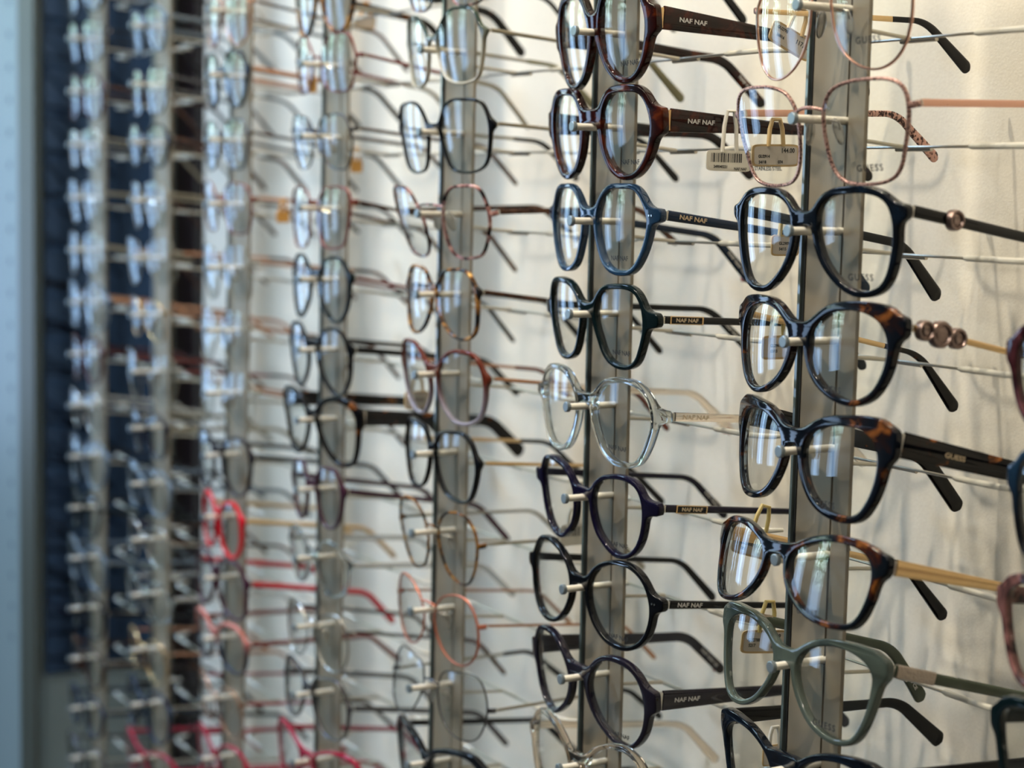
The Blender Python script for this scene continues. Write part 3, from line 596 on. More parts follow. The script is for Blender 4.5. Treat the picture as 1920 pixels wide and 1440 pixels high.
def make_rod(c, rows, label):
    global peg_me
    e = bpy.data.objects.new('display_rod', None); COL.objects.link(e)
    lean = rod_x(c, 1)-rod_x(c, 0)      # metres per row
    zt, zb = .40, -.80
    e.location = (rod_x(c, 0)+lean*(-zb/ROW), .0345, zb)
    e.rotation_euler = (0, math.atan2(-lean, ROW), 0) if lean else (0,0,0)
    tag(e, label, 'display rod', 'vertical display rods')
    H = zt-zb
    mb = MB()
    prof = [(-.0272,.0012),(-.0255,.0002),(-.020,.0012),(-.013,.0016),(-.006,.0006),(.0008,0),(.0010,.0035),(.0021,.0035),(.0023,0),(.0145,0),(.0153,.0008),(.0153,.0016),(.004,.002),(.004,.007),(-.010,.007),(-.010,.003),(-.0272,.003)]
    n = len(prof)
    mb.add([(x,y,0) for x,y in prof]+[(x,y,H) for x,y in prof], [[i,(i+1)%n,n+(i+1)%n,n+i] for i in range(n)]+[list(range(n))[::-1], [n+i for i in range(n)]])
    mb.build('rod_profile', ALU, e, angle=28)
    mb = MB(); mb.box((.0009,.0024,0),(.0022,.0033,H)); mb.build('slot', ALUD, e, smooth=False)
    mb = MB(); mb.box((-.0304,-.0012,0),(-.0286,.0035,H)); mb.build('edge_strip', EDGE, e, smooth=False)
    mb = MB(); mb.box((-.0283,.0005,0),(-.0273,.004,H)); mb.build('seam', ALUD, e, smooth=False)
    if peg_me is None:
        a = MB(); a.tube([(0,.0025-.0345,0),(0,0,0),(0,.003,0)], .0021, 16, up=(1,0,0))
        b = MB(); prof2 = [(0,.0001),(0,.0026),(.0003,.0031),(.0022,.0031),(.0026,.0026),(.0026,.0001)]
        vs = []; fs = []; m = 24
        for d_, rr in prof2:
            for k in range(m): vs.append((rr*math.cos(2*PI*k/m), d_-.0345, rr*math.sin(2*PI*k/m)))
        for i in range(len(prof2)-1):
            for k in range(m): l = (k+1) % m; fs.append([i*m+k, i*m+l, (i+1)*m+l, (i+1)*m+k])
        b.add(vs, fs)
        w = MB(); zz = -.0115; yb = .0435
        w.tube([(-.003,.006,zz+.003),(-.003,.02,zz+.002),(-.003,yb,zz)], .0011, 8, up=(1,0,0))
        w.tube([(-.045,yb,zz),(-.03,yb,zz),(.03,yb,zz),(.045,yb,zz)], .0008, 8)
        w.tube([(-.012,yb+.002,zz-.001),(.014,yb+.002,zz-.001)], .0012, 8)
        sl = []
        for sd in (-1, 1):
            s_ = MB(); s_.tube([(sd*.043,yb,zz),(sd*.045,yb,zz),(sd*.074,yb,zz),(sd*.082,yb+.003,zz),(sd*.087,yb+.009,zz),(sd*.089,yb+.017,zz)], [.0011,.0016,.0016,.0016,.0016,.0012], 10)
            sl.append(s_.mesh())
        peg_me = (a.mesh(), b.mesh(angle=30), w.mesh(), sl)
    for r in rows:
        z = -ROW*r-zb
        p = link('peg', peg_me[0], None, e); 
        if not peg_me[0].materials: peg_me[0].materials.append(PEGM); peg_me[1].materials.append(CAPM); peg_me[2].materials.append(WIRE); [q.materials.append(SLEEVE) for q in peg_me[3]]
        p.location = (0,0,z)
        link('peg_cap', peg_me[1], None, p)
        w = link('temple_support', peg_me[2], None, e); w.location = (0,0,z)
        for q in peg_me[3]: link('sleeve', q, None, w)
    return e
# ------------------------------------------------------------------ the pairs
NAF = ('NAF NAF', .0040); NAFT = ('NAF NAF', .0036); NAFC = ('NAF NAF CE', .0029)
SPEC = {
('c1r0',1,-1): dict(own=1, k='M', m=ROSE, tm=GOLD, tip=BLACK, w=(1.3,1.7), b=6, e=(4,3), a=-.02, print=('GUESS',.0046,33,-19), h=(2.6,3.2), hend=8,
    label='thin rose gold aviator style eyeglasses with long black temple tip, topmost on the rightmost rod'),
('c1r1',1,0): dict(own=1, k='M', m=LEOPF, tm=ROSE, tip=LEOP, w=(1.8,2.2), b=4, e=(3.6,3), a=-.15, print=('GUESS',.0046,35,-25), h=(3.8,3.6), hend=7,
    print2=('STAINLESS STEEL',.0030,-34,-24),
    label='large square rose gold metal eyeglasses with leopard pattern rims and temple tips'),
('c1r2',1,1): dict(own=1, k='A', m=NAVYBLACK, tm=BLACK, w=(3.6,3.6,3.2), b=(6.5,3.2), e=(9.5,3.4,4.5), a=-.21, print=('GUESS',.0046,37,-22), h=(6,5), hend=9, beads=((.026,.0052),),
    label='glossy black rounded square plastic eyeglasses with one rose stud on the temple'),
('c1r3',1,2): dict(own=1, k='A', m=TORTB, tm=GOLD, tip=TORTD, w=(4.4,3.6,3), b=(6,4), e=(11,5,6), cat=4, a=-.17, print=('GUESS',.0046,27,-22), h=(3.4,3), hend=8, beads=((.006,.0050),(.0155,.0066),(.0255,.0052)),
    label='dark tortoise cat eye eyeglasses with three rose studs on the temple'),
('c1r4',1,3): dict(logo=('GUESS',.0034,.030,GOLDINK), own=1, k='A', m=TORTB, tm=TORTD, w=(5.2,4.2,3.6), b=(7.5,4), e=(11.5,7,5), cat=4.6, a=-.16, print=('GUESS',.0046,31,-23), h=(13,9), hend=9, t=4.6,
    label='bold blue and amber tortoise cat eye eyeglasses with broad dark tortoise temples'),
('c1r5',1,4): dict(own=1, k='A', m=TORTA, tm=GOLD, tip=BLACK, w=(3.4,3.2,2.8), b=(6,3.2), e=(7.5,5.2,5), cat=1.5, a=-.02, print=('GUESS',.0046,33,-22), h=(8,3.6), hend=8,
    label='brown tortoise rectangular eyeglasses with brushed gold temples, sitting tilted with a yellow tag hook'),
('c1r6',1,5): dict(cuff=(.001,.026), own=1, k='A', m=GREEN, tm=pbr('olive temple acetate', (.05,.07,.045), .12), w=(3.6,3.2,2.8), b=(5,3.6), e=(12,4.5,4.5), cat=4, a=-.175, print=('GUESS',.0046,33,-23), h=(6,5.5), hend=9, tiplogo=('GUESS CE',.0030),
    label='translucent sage green cat eye eyeglasses with patterned metal on the temple'),
('c1r7',1,6): dict(own=1, k='A', m=NAVYBLACK, tm=BLACK, w=(3.6,3.2,2.8), b=(5,3.6), e=(10,4.5,4.5), cat=4, a=-.06, h=(9,5.5), hend=10,
    label='glossy black cat eye eyeglasses cut by the bottom edge on the rightmost rod'),
('c2r0',2,-1): dict(own=1, k='A', m=TORT, tm=TORT, w=(4.2,5,3.4), b=(6.5,4), e=(2.5,7.5,4), a=-.16, print=(*NAF,35,-20.5), h=(13.5,6), hend=7, hm=GOLD, logo=(*NAFT,.019,WHITEINK), tiplogo=NAFC, t=5,
    label='red brown tortoise octagonal eyeglasses cut by the top edge, broad temple with white lettering'),
('c2r1',2,0): dict(own=1, k='A', m=TORT, tm=TORT, w=(4.2,5,3.4), b=(6.5,4), e=(2.5,7.5,5), a=-.10, print=(*NAF,38,-20.5), h=(13.5,6), hend=7, hm=GOLD, logo=(*NAFT,.020,WHITEINK), tiplogo=NAFC, t=5,
    label='red brown tortoise octagonal eyeglasses with a barcode tag hung from the broad temple'),
('c2r2',2,1): dict(dot=1, own=1, k='A', m=BLUE, tm=NAVY, w=(3,3,3), b=(5.5,2.4), e=(4,4,8), a=-.15, print=(*NAF,33,-21), h=(6,4.2), hend=7, logo=(*NAFT,.016,GOLDINK), tiplogo=NAFC, dots=1,
    label='translucent blue geometric eyeglasses with octagonal lenses and slim navy temples'),
('c2r3',2,2): dict(own=1, k='A', m=TEAL, tm=BLACK, w=(3,3,2.8), b=(4.5,2.6), e=(0,4.2,9), a=-.135, print=(*NAF,34,-20.5), h=(4.6,3.8), hend=6.5, logo=(*NAFT,.014,GOLDINK,GOLD), tiplogo=NAFC,
    label='dark bottle green geometric eyeglasses with a gold framed plate on thin black temples'),
('c2r4',2,3): dict(dot=1, own=1, k='A', m=CRYSTAL, tm=CHAMP, w=(3.2,3.2,3), b=(5,3), e=(1.5,3.6,9), a=-.12, print=(*NAF,33,-21), h=(5.2,4), hend=7, logo=(*NAFT,.014,GOLDINK),
    label='colourless crystal geometric eyeglasses with gold wire core temples'),
('c2r5',2,4): dict(own=1, k='A', m=PURPLE, tm=PURPLE, w=(2.8,2.8,2.8), b=(4,2), e=(2.5,4,10), a=-.2, print=(*NAF,33,-23.5), h=(4.6,3.6), hend=6, logo=(*NAFT,.018,GOLDINK,GOLD), tiplogo=NAFC,
    label='round purple navy eyeglasses with keyhole bridge and gold framed plate on the temple'),
('c2r6',2,5): dict(own=1, k='A', m=BLACK, tm=BLACK, w=(2.8,2.8,2.8), b=(4.5,2.6), e=(2.5,4,7), a=-.145, print=(*NAF,38,-23), h=(5,3.6), hend=6, logo=(*NAFT,.014,WHITEINK), dots=1,
    label='large round black and blue eyeglasses with two silver rivets and white lettering'),
('c2r7',2,6): dict(dot=1, own=1, k='A', m=GREYPUR, tm=GREYPUR, w=(3.2,4,2.8), b=(4.5,3), e=(0,6.5,5), a=-.185, print=(*NAF,38,-27), h=(12,6.5), hend=7, hm=SILVER, logo=(*NAFT,.017,WHITEINK), tiplogo=NAFC,
    label='smoky purple round eyeglasses with wide faceted temples below the large round black pair'),
('c2r8',2,7): dict(own=1, k='A', m=CHAMP, tm=CHAMP, w=(3.2,3.2,2.8), b=(4.5,3), e=(4,4,5), a=-.17, h=(5,4), hend=7,
    label='champagne crystal round eyeglasses cut by the bottom edge on the second rod from the right'),
('c3r0',3,-1): dict(own=1, k='A', m=GREENB, tm=OLIVE, w=(1.6,1.6,1.6), b=(8,1.6), e=(8,2,4), t=3, a=-.2, h=(2.6,2.4), hend=6.5, tt=1.8, tip=pbr('olive tip', (.2,.19,.1), .3),
    label='slim hexagonal eyeglasses fading from dark green to cream with twisted olive temples'),
('c3r1',3,0): dict(own=1, k='A', m=BLACK, tm=OLIVE, w=(1.8,1.9,1.6), b=(4.5,1.6), e=(3,2.4,4.5), t=3, a=-.2, h=(2.4,2.4), hend=5.5, tt=1.8, tip=BLACK,
    label='thin black square eyeglasses with pale metal temples and black tips'),
('c3r2',3,1): dict(own=1, k='M', m=PINKT, tm=BRTEMP, w=(2,2.4), b=5, e=(-2,3), a=-.24, h=(3.4,3.6), hend=5,
    label='octagonal metal eyeglasses mottled pink and black with brown temples'),
('c3r3',3,2): dict(own=1, k='A', m=AMBT, tm=BRTEMP, w=(2.2,2.4,2), b=(5,1.8), e=(4,2,3), t=3, a=-.16, h=(3,3), hend=5, tip=BLACK,
    label='small amber and black tortoise rectangular eyeglasses on the third rod'),
('c3r4',3,3): dict(own=1, k='A', m=REDBR, tm=COPPER, w=(2.6,2.6,2.4), b=(5,2), e=(2.5,2.4,3.5), t=3.4, a=-.24, h=(2.4,2.4), hend=4.5, tt=1.8, tip=pbr('red brown tips', (.16,.03,.015), .15),
    label='round eyeglasses fading from red brown to lilac grey with thin copper temples'),
('c3r5',3,4): dict(own=1, k='A', m=BLACK, tm=GOLD, w=(2.2,2.6,2), b=(5,1.8), e=(1.5,2.2,3), t=3.6, a=-.13, h=(2.6,2.4), hend=5, tt=1.8, tip=BLACK,
    label='black hexagonal eyeglasses with gold and black thin temples on the third rod'),
('c3r6',3,5): dict(own=1, k='M', m=AMBT, tm=OLIVE, w=(1.6,2), b=4, e=(-1,3), a=-.22, h=(2,2.2), hend=4,
    label='small half brown half gold metal eyeglasses above the thin coral round pair'),
('c3r7',3,6): dict(own=1, k='M', m=COPRED, tm=COPPER, w=(1.3,1.6), b=4, e=(-1,2.5), a=-.17, h=(1.8,2), hend=3.5,
    label='thin coral pink round metal eyeglasses on the third rod from the right'),
('c3r8',3,7): dict(own=1, k='M', m=GUN, tm=OLIVE, w=(.9,1.4), b=4, e=(-1,2.5), a=.08, h=(2,2.4), hend=5, tip=BLACK,
    label='barely rimmed grey eyeglasses below the thin coral round pair'),
('c3r9',3,8): dict(own=1, k='A', m=NAVYBLACK, tm=BLACK, w=(3.6,3,2.6), b=(4,3), e=(8,4,4), cat=2, a=-.15, h=(4.5,4), hend=6,
    label='black cat eye eyeglasses cut by the bottom edge on the third rod from the right'),
}
ORD = ['topmost','second from top','third from top','fourth from top','fifth from top','sixth from top','seventh from top','eighth from top','ninth from top','tenth from top','eleventh from top','twelfth from top','thirteenth from top','fourteenth from top','fifteenth from top','bottommost']
SHORT = {3: 'third rod', 4: 'fourth rod from right', 5: 'fifth rod from right', 6: 'sixth rod from right', 7: 'leftmost rod'}
GRB = pbr('grey blue acetate', (.12,.16,.2), .1)
PLUM = pbr('dark plum acetate', (.05,.015,.03), .08)
DKBR = mottled('dark brown acetate', [(.4,(.012,.006,.004)), (.65,(.08,.03,.012))], 70, .1)
def A(m, d, base='c2r2', **k): return (base, dict(k='A', m=m, d=d, w=k.pop('w', (2.4,2.4,2.2)), **k))
def Mt(m, d, base='c1r1', **k): return (base, dict(k='M', m=m, d=d, scale=k.pop('scale', (.92,.86)), **k))
def Rl(d, base='c3r5', tm=COPPER, **k): return (base, dict(k='R', m=OLIVE, d=d, tm=tm, tip=k.pop('tip', BRTEMP), **k))
GEN = {
3: (-2, [Mt(PINKT, 'pink mottled metal', 'c3r2', tm=OLIVE, tip=BLACK)]),
4: (-2, [A(AMBT, 'black and amber plastic', 'c2r0', w=(3,3.4,3), tm=TORTD, h=(9,6)), Mt(BRMET, 'thin dark red metal', 'c3r0', tm=BRMET, tip=OLIVE), Mt(GUN, 'dark grey metal', 'c3r5', tm=BRTEMP),
    Mt(BRMET, 'brown red metal', 'c1r1', tm=BRTEMP, w=(1.8,2)), A(TEAL, 'dark green oval plastic', 'c2r7', tm=BRMET, h=(2.4,2.4), tip=BLACK, scale=(.85,.86)), A(BLACK, 'black oval plastic', 'c2r7', scale=(.9,.9), h=(5,4)),
    A(TORTD, 'dark tortoise plastic, very broad temples', 'c1r6', w=(4.2,3.6,3), h=(13,9), e=(8,7,4), cat=1.5), A(PLUM, 'dark plum rectangular plastic', 'c2r1', scale=(.85,.88)),
    A(CRYSTAL, 'clear crystal round plastic', 'c2r6', scale=(.86,.8), tm=CLEARW), Mt(SILVER, 'silver round wire', 'c3r7', tm=GUN, tip=BRTEMP), A(GUN, 'thin black grey round plastic', 'c3r8', w=(1.4,1.4,1.2), scale=(.95,.95), e=(2,2,3)),
    A(CRIM, 'crimson cat eye plastic', 'c1r5', w=(3,2.8,2.4), cat=1.4, tm=CRIM)]),
5: (-2, [Mt(COPPER, 'copper oval metal', 'c1r0', w=(2,2.2), tm=BRTEMP), A(NAVYBLACK, 'black browed rectangular plastic', 'c2r1', scale=(.86,.88), tm=COPPER, tip=BLACK), Mt(GUN, 'black grey rectangular metal', 'c3r5', tm=BRTEMP, tip=BLACK, w=(2.2,2.2)),
    Mt(BRMET, 'dark brown square metal', 'c3r1', tm=COPPER, tip=BLACK), Rl('rimless square, copper temples'), Rl('rimless rectangular, bronze temples', 'c3r3'), Rl('rimless oval, pale copper temples', 'c3r8'),
    A(GREYPUR, 'smoky violet round plastic', 'c2r5', tm=BLACK), A(RED, 'bright red oval plastic', 'c3r7', w=(3,3,3), scale=(.82,.86), tm=CREAM, e=(4,3.5,3)), A(PLUM, 'dark red black plastic', 'c3r3', w=(3,3,2.6), tm=RED, h=(5,5)),
    A(faded('pink over navy acetate', (.6,.2,.16), (.01,.015,.04), -.008, .01, .1, .1), 'navy plastic with pink brow', 'c1r3', w=(3,2.6,2.4), scale=(.9,.9), tm=BRMET), Mt(COPPER, 'thin copper round wire', 'c3r7', w=(1.3,1.6), tm=CRIM, tip=BLACK),
    A(CRIM, 'dark crimson plastic', 'c1r6', tm=CRIM)]),
6: (-3, [Mt(SILVER, 'silver metal', 'c3r1'), A(GRB, 'grey blue plastic', 'c2r3', scale=(.9,.85)), Mt(GUN, 'gunmetal square', 'c1r1'), A(NAVYBLACK, 'blue black rectangular', 'c2r1', scale=(.85,.8), w=(1.8,1.8,1.6), tm=BRTEMP), Rl('rimless square, beige temples', 'c3r5', OLIVE),
    Rl('rimless oval, brown temples', 'c3r8', COPPER), Mt(GOLD, 'pale gold metal', 'c3r3', tm=COPPER), Rl('rimless rounded, brown temples', 'c3r2', BRMET), A(GREYPUR, 'smoky grey plastic', 'c2r5', scale=(.9,.9), tm=OLIVE),
    A(GRB, 'slate plastic', 'c2r4', scale=(.9,.9)), Mt(SILVER, 'silver oval metal', 'c3r8', tm=BRTEMP), A(CRYSTAL, 'clear plastic', 'c2r6', scale=(.86,.8), tm=CLEARW), Mt(GOLD, 'bronze round wire', 'c3r7', tm=COPPER),
    A(NAVY, 'navy round plastic', 'c2r7', tm=BLACK, scale=(.95,.95)), A(CRIM, 'wine red plastic', 'c1r5', scale=(.95,.95))]),
7: (-3, [A(NAVYBLACK, 'blue black plastic', 'c3r5'), Mt(GUN, 'gunmetal', 'c3r1', tm=BLACK), A(PLUM, 'plum browed plastic', 'c3r3', w=(2,2,1.4), tm=BRTEMP), Mt(SILVER, 'silver thin metal', 'c3r5', tm=OLIVE), Rl('rimless pale square', 'c3r5', OLIVE), Rl('rimless tall oval', 'c3r8', OLIVE),
    A(GRB, 'large grey round plastic', 'c2r6', w=(1.8,1.8,1.6), tm=COPPER), A(BURG, 'dusky red round plastic', 'c2r5', tm=BURG), Mt(SILVER, 'silver oval', 'c3r7'), A(GRB, 'slate blue plastic', 'c2r4', tm=BLACK), A(TEAL, 'dark teal plastic', 'c2r3', scale=(.95,.95)),
    A(GRB, 'grey blue oval plastic', 'c2r7', scale=(.9,.9)), A(BLACK, 'black round plastic', 'c2r6', scale=(.95,.95)), A(DKBR, 'dark brown plastic', 'c1r3', scale=(.9,.9)), A(NAVY, 'navy plastic', 'c2r1', scale=(.9,.9)), A(GUN, 'dark grey plastic', 'c2r5')]),
}
C0 = [(-1, 'c2r1', BLACK, 'black plastic eyeglasses'), (0, 'c2r1', NAVY, 'navy blue angular eyeglasses beside the leopard pattern pair, only an edge in view'), (1, 'c3r3', DKBR, 'dark brown eyeglasses beside the black one-stud pair, only an edge in view'),
      (2, 'c1r3', BURG, 'burgundy cat eye eyeglasses beside the three studs, only the outer rim in view'), (3, 'c1r2', BLUEBLK, 'eyeglasses fading from blue brow to black, left lens partly in view'),
      (4, 'c1r6', BROWNP, 'mottled brown and pink eyeglasses beside the sage green pair, left lens partly in view'), (5, 'c1r6', TEAL, 'dark green black eyeglasses in the bottom right corner')]
for (key, c, r), sp in SPEC.items():
    eyeglasses(c, r, key, sp)
eyeglasses(2, -2, 'c2r1', dict(k='A', m=TORT, tm=BLACK, w=(4,4,3), a=-.16, h=(6,5), label='eyeglasses on the second rod, only a dark temple tip in view at the top'))
rng = random.Random(11)
for c, (r0, lst) in GEN.items():
    for i, (base, sp) in enumerate(lst):
        sp = dict(sp); d = sp.pop('d')
        if c == 3: lab = 'pink mottled metal eyeglasses at the top edge of the third rod, lower rims in view'
        else:
            o = ORD[i] if i < len(lst)-1 else 'bottommost'
            lab = '%s eyeglasses, %s on the %s' % (d, o, SHORT[c])
        sp['label'] = lab
        if c in (4,5): q = sp.get('scale', (1,1)); sp['scale'] = (q[0]*1.0, q[1]*1.08)
        sp.setdefault('a', -.2+rng.uniform(-.02,.05)); sp['tilt'] = rng.uniform(.02,.13); sp['yaw'] = rng.uniform(-.05,.05); sp['roll'] = rng.uniform(-.02,.02); sp['sx'] = rng.uniform(-.003,.002)
        if sp['k'] == 'A': sp.setdefault('e', (4,3,4)); sp.setdefault('t', 3.4); sp.setdefault('h', (4.5,4))
        eyeglasses(c, r0+i, base, sp)
for r, key, m, lab in C0:
    if r == -1: continue
    eyeglasses(0, r, key, dict(k='A', m=m, label=lab, a=-.18, tilt=.06, w=(4,3.6,3), e=(6,5,4), cat=1.5 if key[1] == '1' and key != 'c1r2' else 0))
make_rod(1, range(-1,7), 'rightmost grey aluminium rod carrying the tortoise and sage green pairs')
make_rod(2, range(-2,8), 'second grey aluminium rod from the right, carrying the blue and crystal geometric pairs')
make_rod(3, range(-2,9), 'third grey aluminium rod from the right, carrying the thin coral round pair')
make_rod(4, range(-2,10), 'fourth grey aluminium rod from the right, in front of the wall panel')
make_rod(5, range(-2,11), 'fifth grey aluminium rod from the right, carrying the bright red pair')
make_rod(6, range(-3,12), 'sixth aluminium rod from the right, in front of the dark panel')
make_rod(7, range(-3,13), 'leftmost aluminium rod, strongly blurred beside the side partition')
make_rod(0, range(-1,6), 'aluminium rod beyond the right edge of the picture')

# ------------------------------------------------------------------ price tags
def price_tag(x, y0, y1, z0, z1, mat, face, lines, label, hook=None, slant=0, yaw=0, hookh=.010, barcode=False):
    e = bpy.data.objects.new('price_tag', None); COL.objects.link(e)
    yc, zc = (y0+y1)/2, (z0+z1)/2; w = (y1-y0)/2; h = (z0-z1)/2
    e.location = (x, yc, zc); e.rotation_euler = (-slant, 0, yaw)
    tag(e, label, 'price tag', 'tags on the eyeglasses')
    mb = MB(); sec = superell(w, h, 7, 24)
    mb.sweep([(-.0006,0,0),(.0,0,0)], [sec]*2, up=(0,0,1)); mb.build('tag_plate', mat, e)
    mb = MB(); mb.sweep([(-.0001,0,0),(.00015,0,0)], [superell(w*.9, h*.82, 9, 24)]*2); mb.build('tag_label', face, e)
    for s, sz, oy, oz in lines:
        text_obj('tag_print', s, sz, INK, e, Matrix.Translation((.0002, oy, oz)) @ FACE_SIDE)
    if barcode:
        mb = MB(); rr = random.Random(3); y = -w*.8
        while y < w*.55:
            ww = rr.choice([.0003,.0003,.0006,.0009]); mb.box((.00015, y, -h*.15), (.00022, y+ww, h*.7)); y += ww+rr.choice([.0004,.0004,.0007])
        mb.build('barcode', INK, e, smooth=False)
    if hook:
        mb = MB()
        ww = min(w*.45, .005)
        mb.tube([(0,-ww,h*.8),(0,-ww*.85,h+hookh*.6),(0,-ww*.5,h+hookh),(0,ww*.5,h+hookh),(0,ww*.85,h+hookh*.6),(0,ww,h*.8)], .0012, 8, up=(1,0,0))
        mb.build('tag_hook', hook, e)
    return e
price_tag(-.0625, .034, .064, .050, .038, CREAM, LABELP, [('117,00',.0034,.007,.001), ('GU2795',.0022,-.008,.003), ('58016',.0022,-.008,-.001)], 'slanted cream price tag reading 117 seen through the topmost aviator lens', CREAM, slant=.38, hookh=.012)
price_tag(-.0635, .026, .058, -.0105, -.0225, CREAM, LABELP, [('144.00',.0034,.008,.0025), ('GU2914',.0022,-.008,-.0005), ('54/18',.0022,-.009,-.0035), ('074',.0022,.003,-.0035)], 'cream price tag reading 144.00 behind the leopard pattern rims', CREAM, slant=-.03, hookh=.013)
price_tag(-.0655, .043, .062, -.0585, -.0700, CREAM, LABELP, [('GL2909',.0022,-.001,.001), ('54/15',.0022,-.002,-.002)], 'small cream tag seen through the left lens of the black pair with one stud', HOOKY)
price_tag(-.0665, .040, .060, -.1130, -.1260, CREAM, LABELP, [('GL2961',.0022,-.001,.001), ('55/15',.0022,-.002,-.002)], 'small cream tag behind the peg of the dark tortoise pair with three studs', HOOKY)
price_tag(-.0735, .030, .062, -.2230, -.2360, CREAM, LABELP, [('GUESS',.0026,-.006,.003), ('GU2783D',.0022,-.006,0), ('001',.0022,-.008,-.003)], 'slanted grey tag in the left lens of the tilted brown tortoise pair', HOOKY, slant=.28, hookh=.016)
price_tag(-.0675, .034, .067, -.2760, -.2890, CREAM, LABELP, [('GU2788',.0024,-.008,.001), ('5217',.0024,-.009,-.002), ('149',.0034,.008,.003), ('097',.0022,.006,-.003)], 'cream price tag seen through the left lens of the sage green pair', HOOKY, slant=.1, hookh=.016)
price_tag(-.0675, .052, .068, -.3420, -.3540, CREAM, LABELP, [('GU5219',.0022,0,.001)], 'small tag behind the black cat eye pair at the bottom edge', BARP)
price_tag(-PITCH+.0675, .046, .078, -.0125, -.0245, BARP, BARP, [('249040221',.0022,-.006,-.0035), ('NAF NAF',.0022,.008,-.0045)], 'clear tag with black barcode hanging beside the leopard pattern pair', BARP, hookh=.022, barcode=True)
price_tag(-PITCH-.0675, .040, .060, -.2500, -.2640, BARP, BARP, [], 'clear barcode tag behind the second rod, below the purple navy round pair', BARP, barcode=True)
price_tag(-2*PITCH-.0625, .026, .046, -.1840, -.1970, CREAM, LABELP, [('149,00',.003,.002,0)], 'small cream tag inside the left lens of the red brown round pair', CREAM)
AMB = pbr('orange tag plastic', (.7,.36,.08), .4)
price_tag(-3*PITCH-.064, .078, .096, .1020, .0910, CREAM, LABELP, [], 'orange hooked cream tag near the top edge right of the fourth rod', AMB)
price_tag(-3*PITCH-.064, .034, .044, .0480, .0370, AMB, AMB, [], 'small orange tag between the lenses of the thin dark red pair', AMB)
price_tag(-3*PITCH-.064, .075, .086, -.0160, -.0260, CREAM, AMB, [], 'small orange tag beside the brown temple right of the fourth rod', AMB)
price_tag(-4*PITCH+.064, .040, .052, -.0590, -.0690, AMB, AMB, [], 'small orange tag right of the fifth rod near the rimless pairs', AMB)

# ------------------------------------------------------------------ room
def struct(name, mat, lo, hi): 
    mb = MB(); mb.box(lo, hi); o = mb.build(name, mat, smooth=False); o['kind'] = 'structure'; return o
def wall_paint(name, c1, c2, rough=.55):
    m, nt, N, L = new_mat(name)
    o = N.new('ShaderNodeOutputMaterial'); b = N.new('ShaderNodeBsdfPrincipled'); L.new(b.outputs[0], o.inputs[0])
    tc = N.new('ShaderNodeTexCoord'); nz = N.new('ShaderNodeTexNoise'); nz.inputs['Scale'].default_value = 700; nz.inputs['Detail'].default_value = 4
    mx = N.new('ShaderNodeMix'); mx.data_type = 'RGBA'; mx.inputs[6].default_value = (*c1,1); mx.inputs[7].default_value = (*c2,1)
    bp = N.new('ShaderNodeBump'); bp.inputs['Strength'].default_value = .25; bp.inputs['Distance'].default_value = .0006
    L.new(tc.outputs['Object'], nz.inputs[0]); L.new(nz.outputs[0], mx.inputs[0]); L.new(mx.outputs[2], b.inputs['Base Color'])
    L.new(nz.outputs[0], bp.inputs['Height']); L.new(bp.outputs[0], b.inputs['Normal']); b.inputs['Roughness'].default_value = rough
    return m
PANEL = wall_paint('textured cream panel', (.70,.655,.545), (.83,.785,.675))
WHITE = wall_paint('white plaster', (.7,.7,.68), (.76,.76,.74))
GREYW = wall_paint('grey plaster', (.10,.10,.10), (.13,.13,.13))
DARKW = wall_paint('dark paint', (.035,.035,.035), (.05,.05,.05))
BLUEG = pbr('pale blue grey laminate', (.20,.26,.28), .4)
DARKT = pbr('dark corner trim', (.012,.006,.006), .4)
EDGET = pbr('dark olive edge trim', (.05,.055,.045), .45)
WY = .205
struct('wall_back', PANEL, (-1.33, WY, -1.45), (2.6, WY+.05, 1.35))
struct('trim_1', DARKT, (-1.395, WY-.012, -1.45), (-1.33, WY+.05, 1.35))
struct('wall_left', BLUEG, (-1.405, .022, -1.45), (-1.395, WY+.05, 1.35))
struct('trim_2', EDGET, (-1.443, .018, -1.45), (-1.378, .0219, 1.35))
# board beyond the partition
bd = MB(); bd.box((-3.2, .024, -1.45), (-1.4431, .05, 1.35)); o = bd.build('wall_front_board', BLUEG, smooth=False); o['kind'] = 'structure'; o.name = 'wall_side'
mb = MB()
for i in range(-8, 16):
    for j in range(5): 
        x, z = -1.50-.08*j, -.0385*i-.02; mb.tube([(x,.0245,z),(x,.0232,z)], .0045, 12, up=(1,0,0))
hm_ = mb.build('trim_3', pbr('dark slot', (.08,.12,.15), .5)); hm_['kind'] = 'structure'
# mirror on the side partition
m, nt, N, L = new_mat('navy tinted mirror')
o_ = N.new('ShaderNodeOutputMaterial'); b_ = N.new('ShaderNodeBsdfPrincipled'); L.new(b_.outputs[0], o_.inputs[0])
b_.inputs['Base Color'].default_value = (.03,.05,.09,1); b_.inputs['Metallic'].default_value = 1; 
nz_ = N.new('ShaderNodeTexNoise'); nz_.inputs['Scale'].default_value = 4; mr_ = N.new('ShaderNodeMapRange'); mr_.inputs[3].default_value = .02; mr_.inputs[4].default_value = .07
L.new(nz_.outputs[0], mr_.inputs[0]); L.new(mr_.outputs[0], b_.inputs['Roughness'])
MIRROR = m
mb = MB(); mb.box((-1.3949, .034, -.62), (-1.390, .178, 1.2)); o = mb.build('mirror_panel', MIRROR, smooth=False)
tag(o, 'tall dark blue mirror on the side partition behind the leftmost rod', 'mirror')
struct('floor', pbr('dark wood floor', (.10,.08,.065), .35), (-3.3,-3.3,-1.5), (2.6,WY+.05,-1.45))
struct('ceiling', WHITE, (-3.3,-3.3,1.35), (2.6,WY+.05,1.4))
struct('wall_front', GREYW, (-3.3,-3.35,-1.5), (2.6,-3.3,1.4))
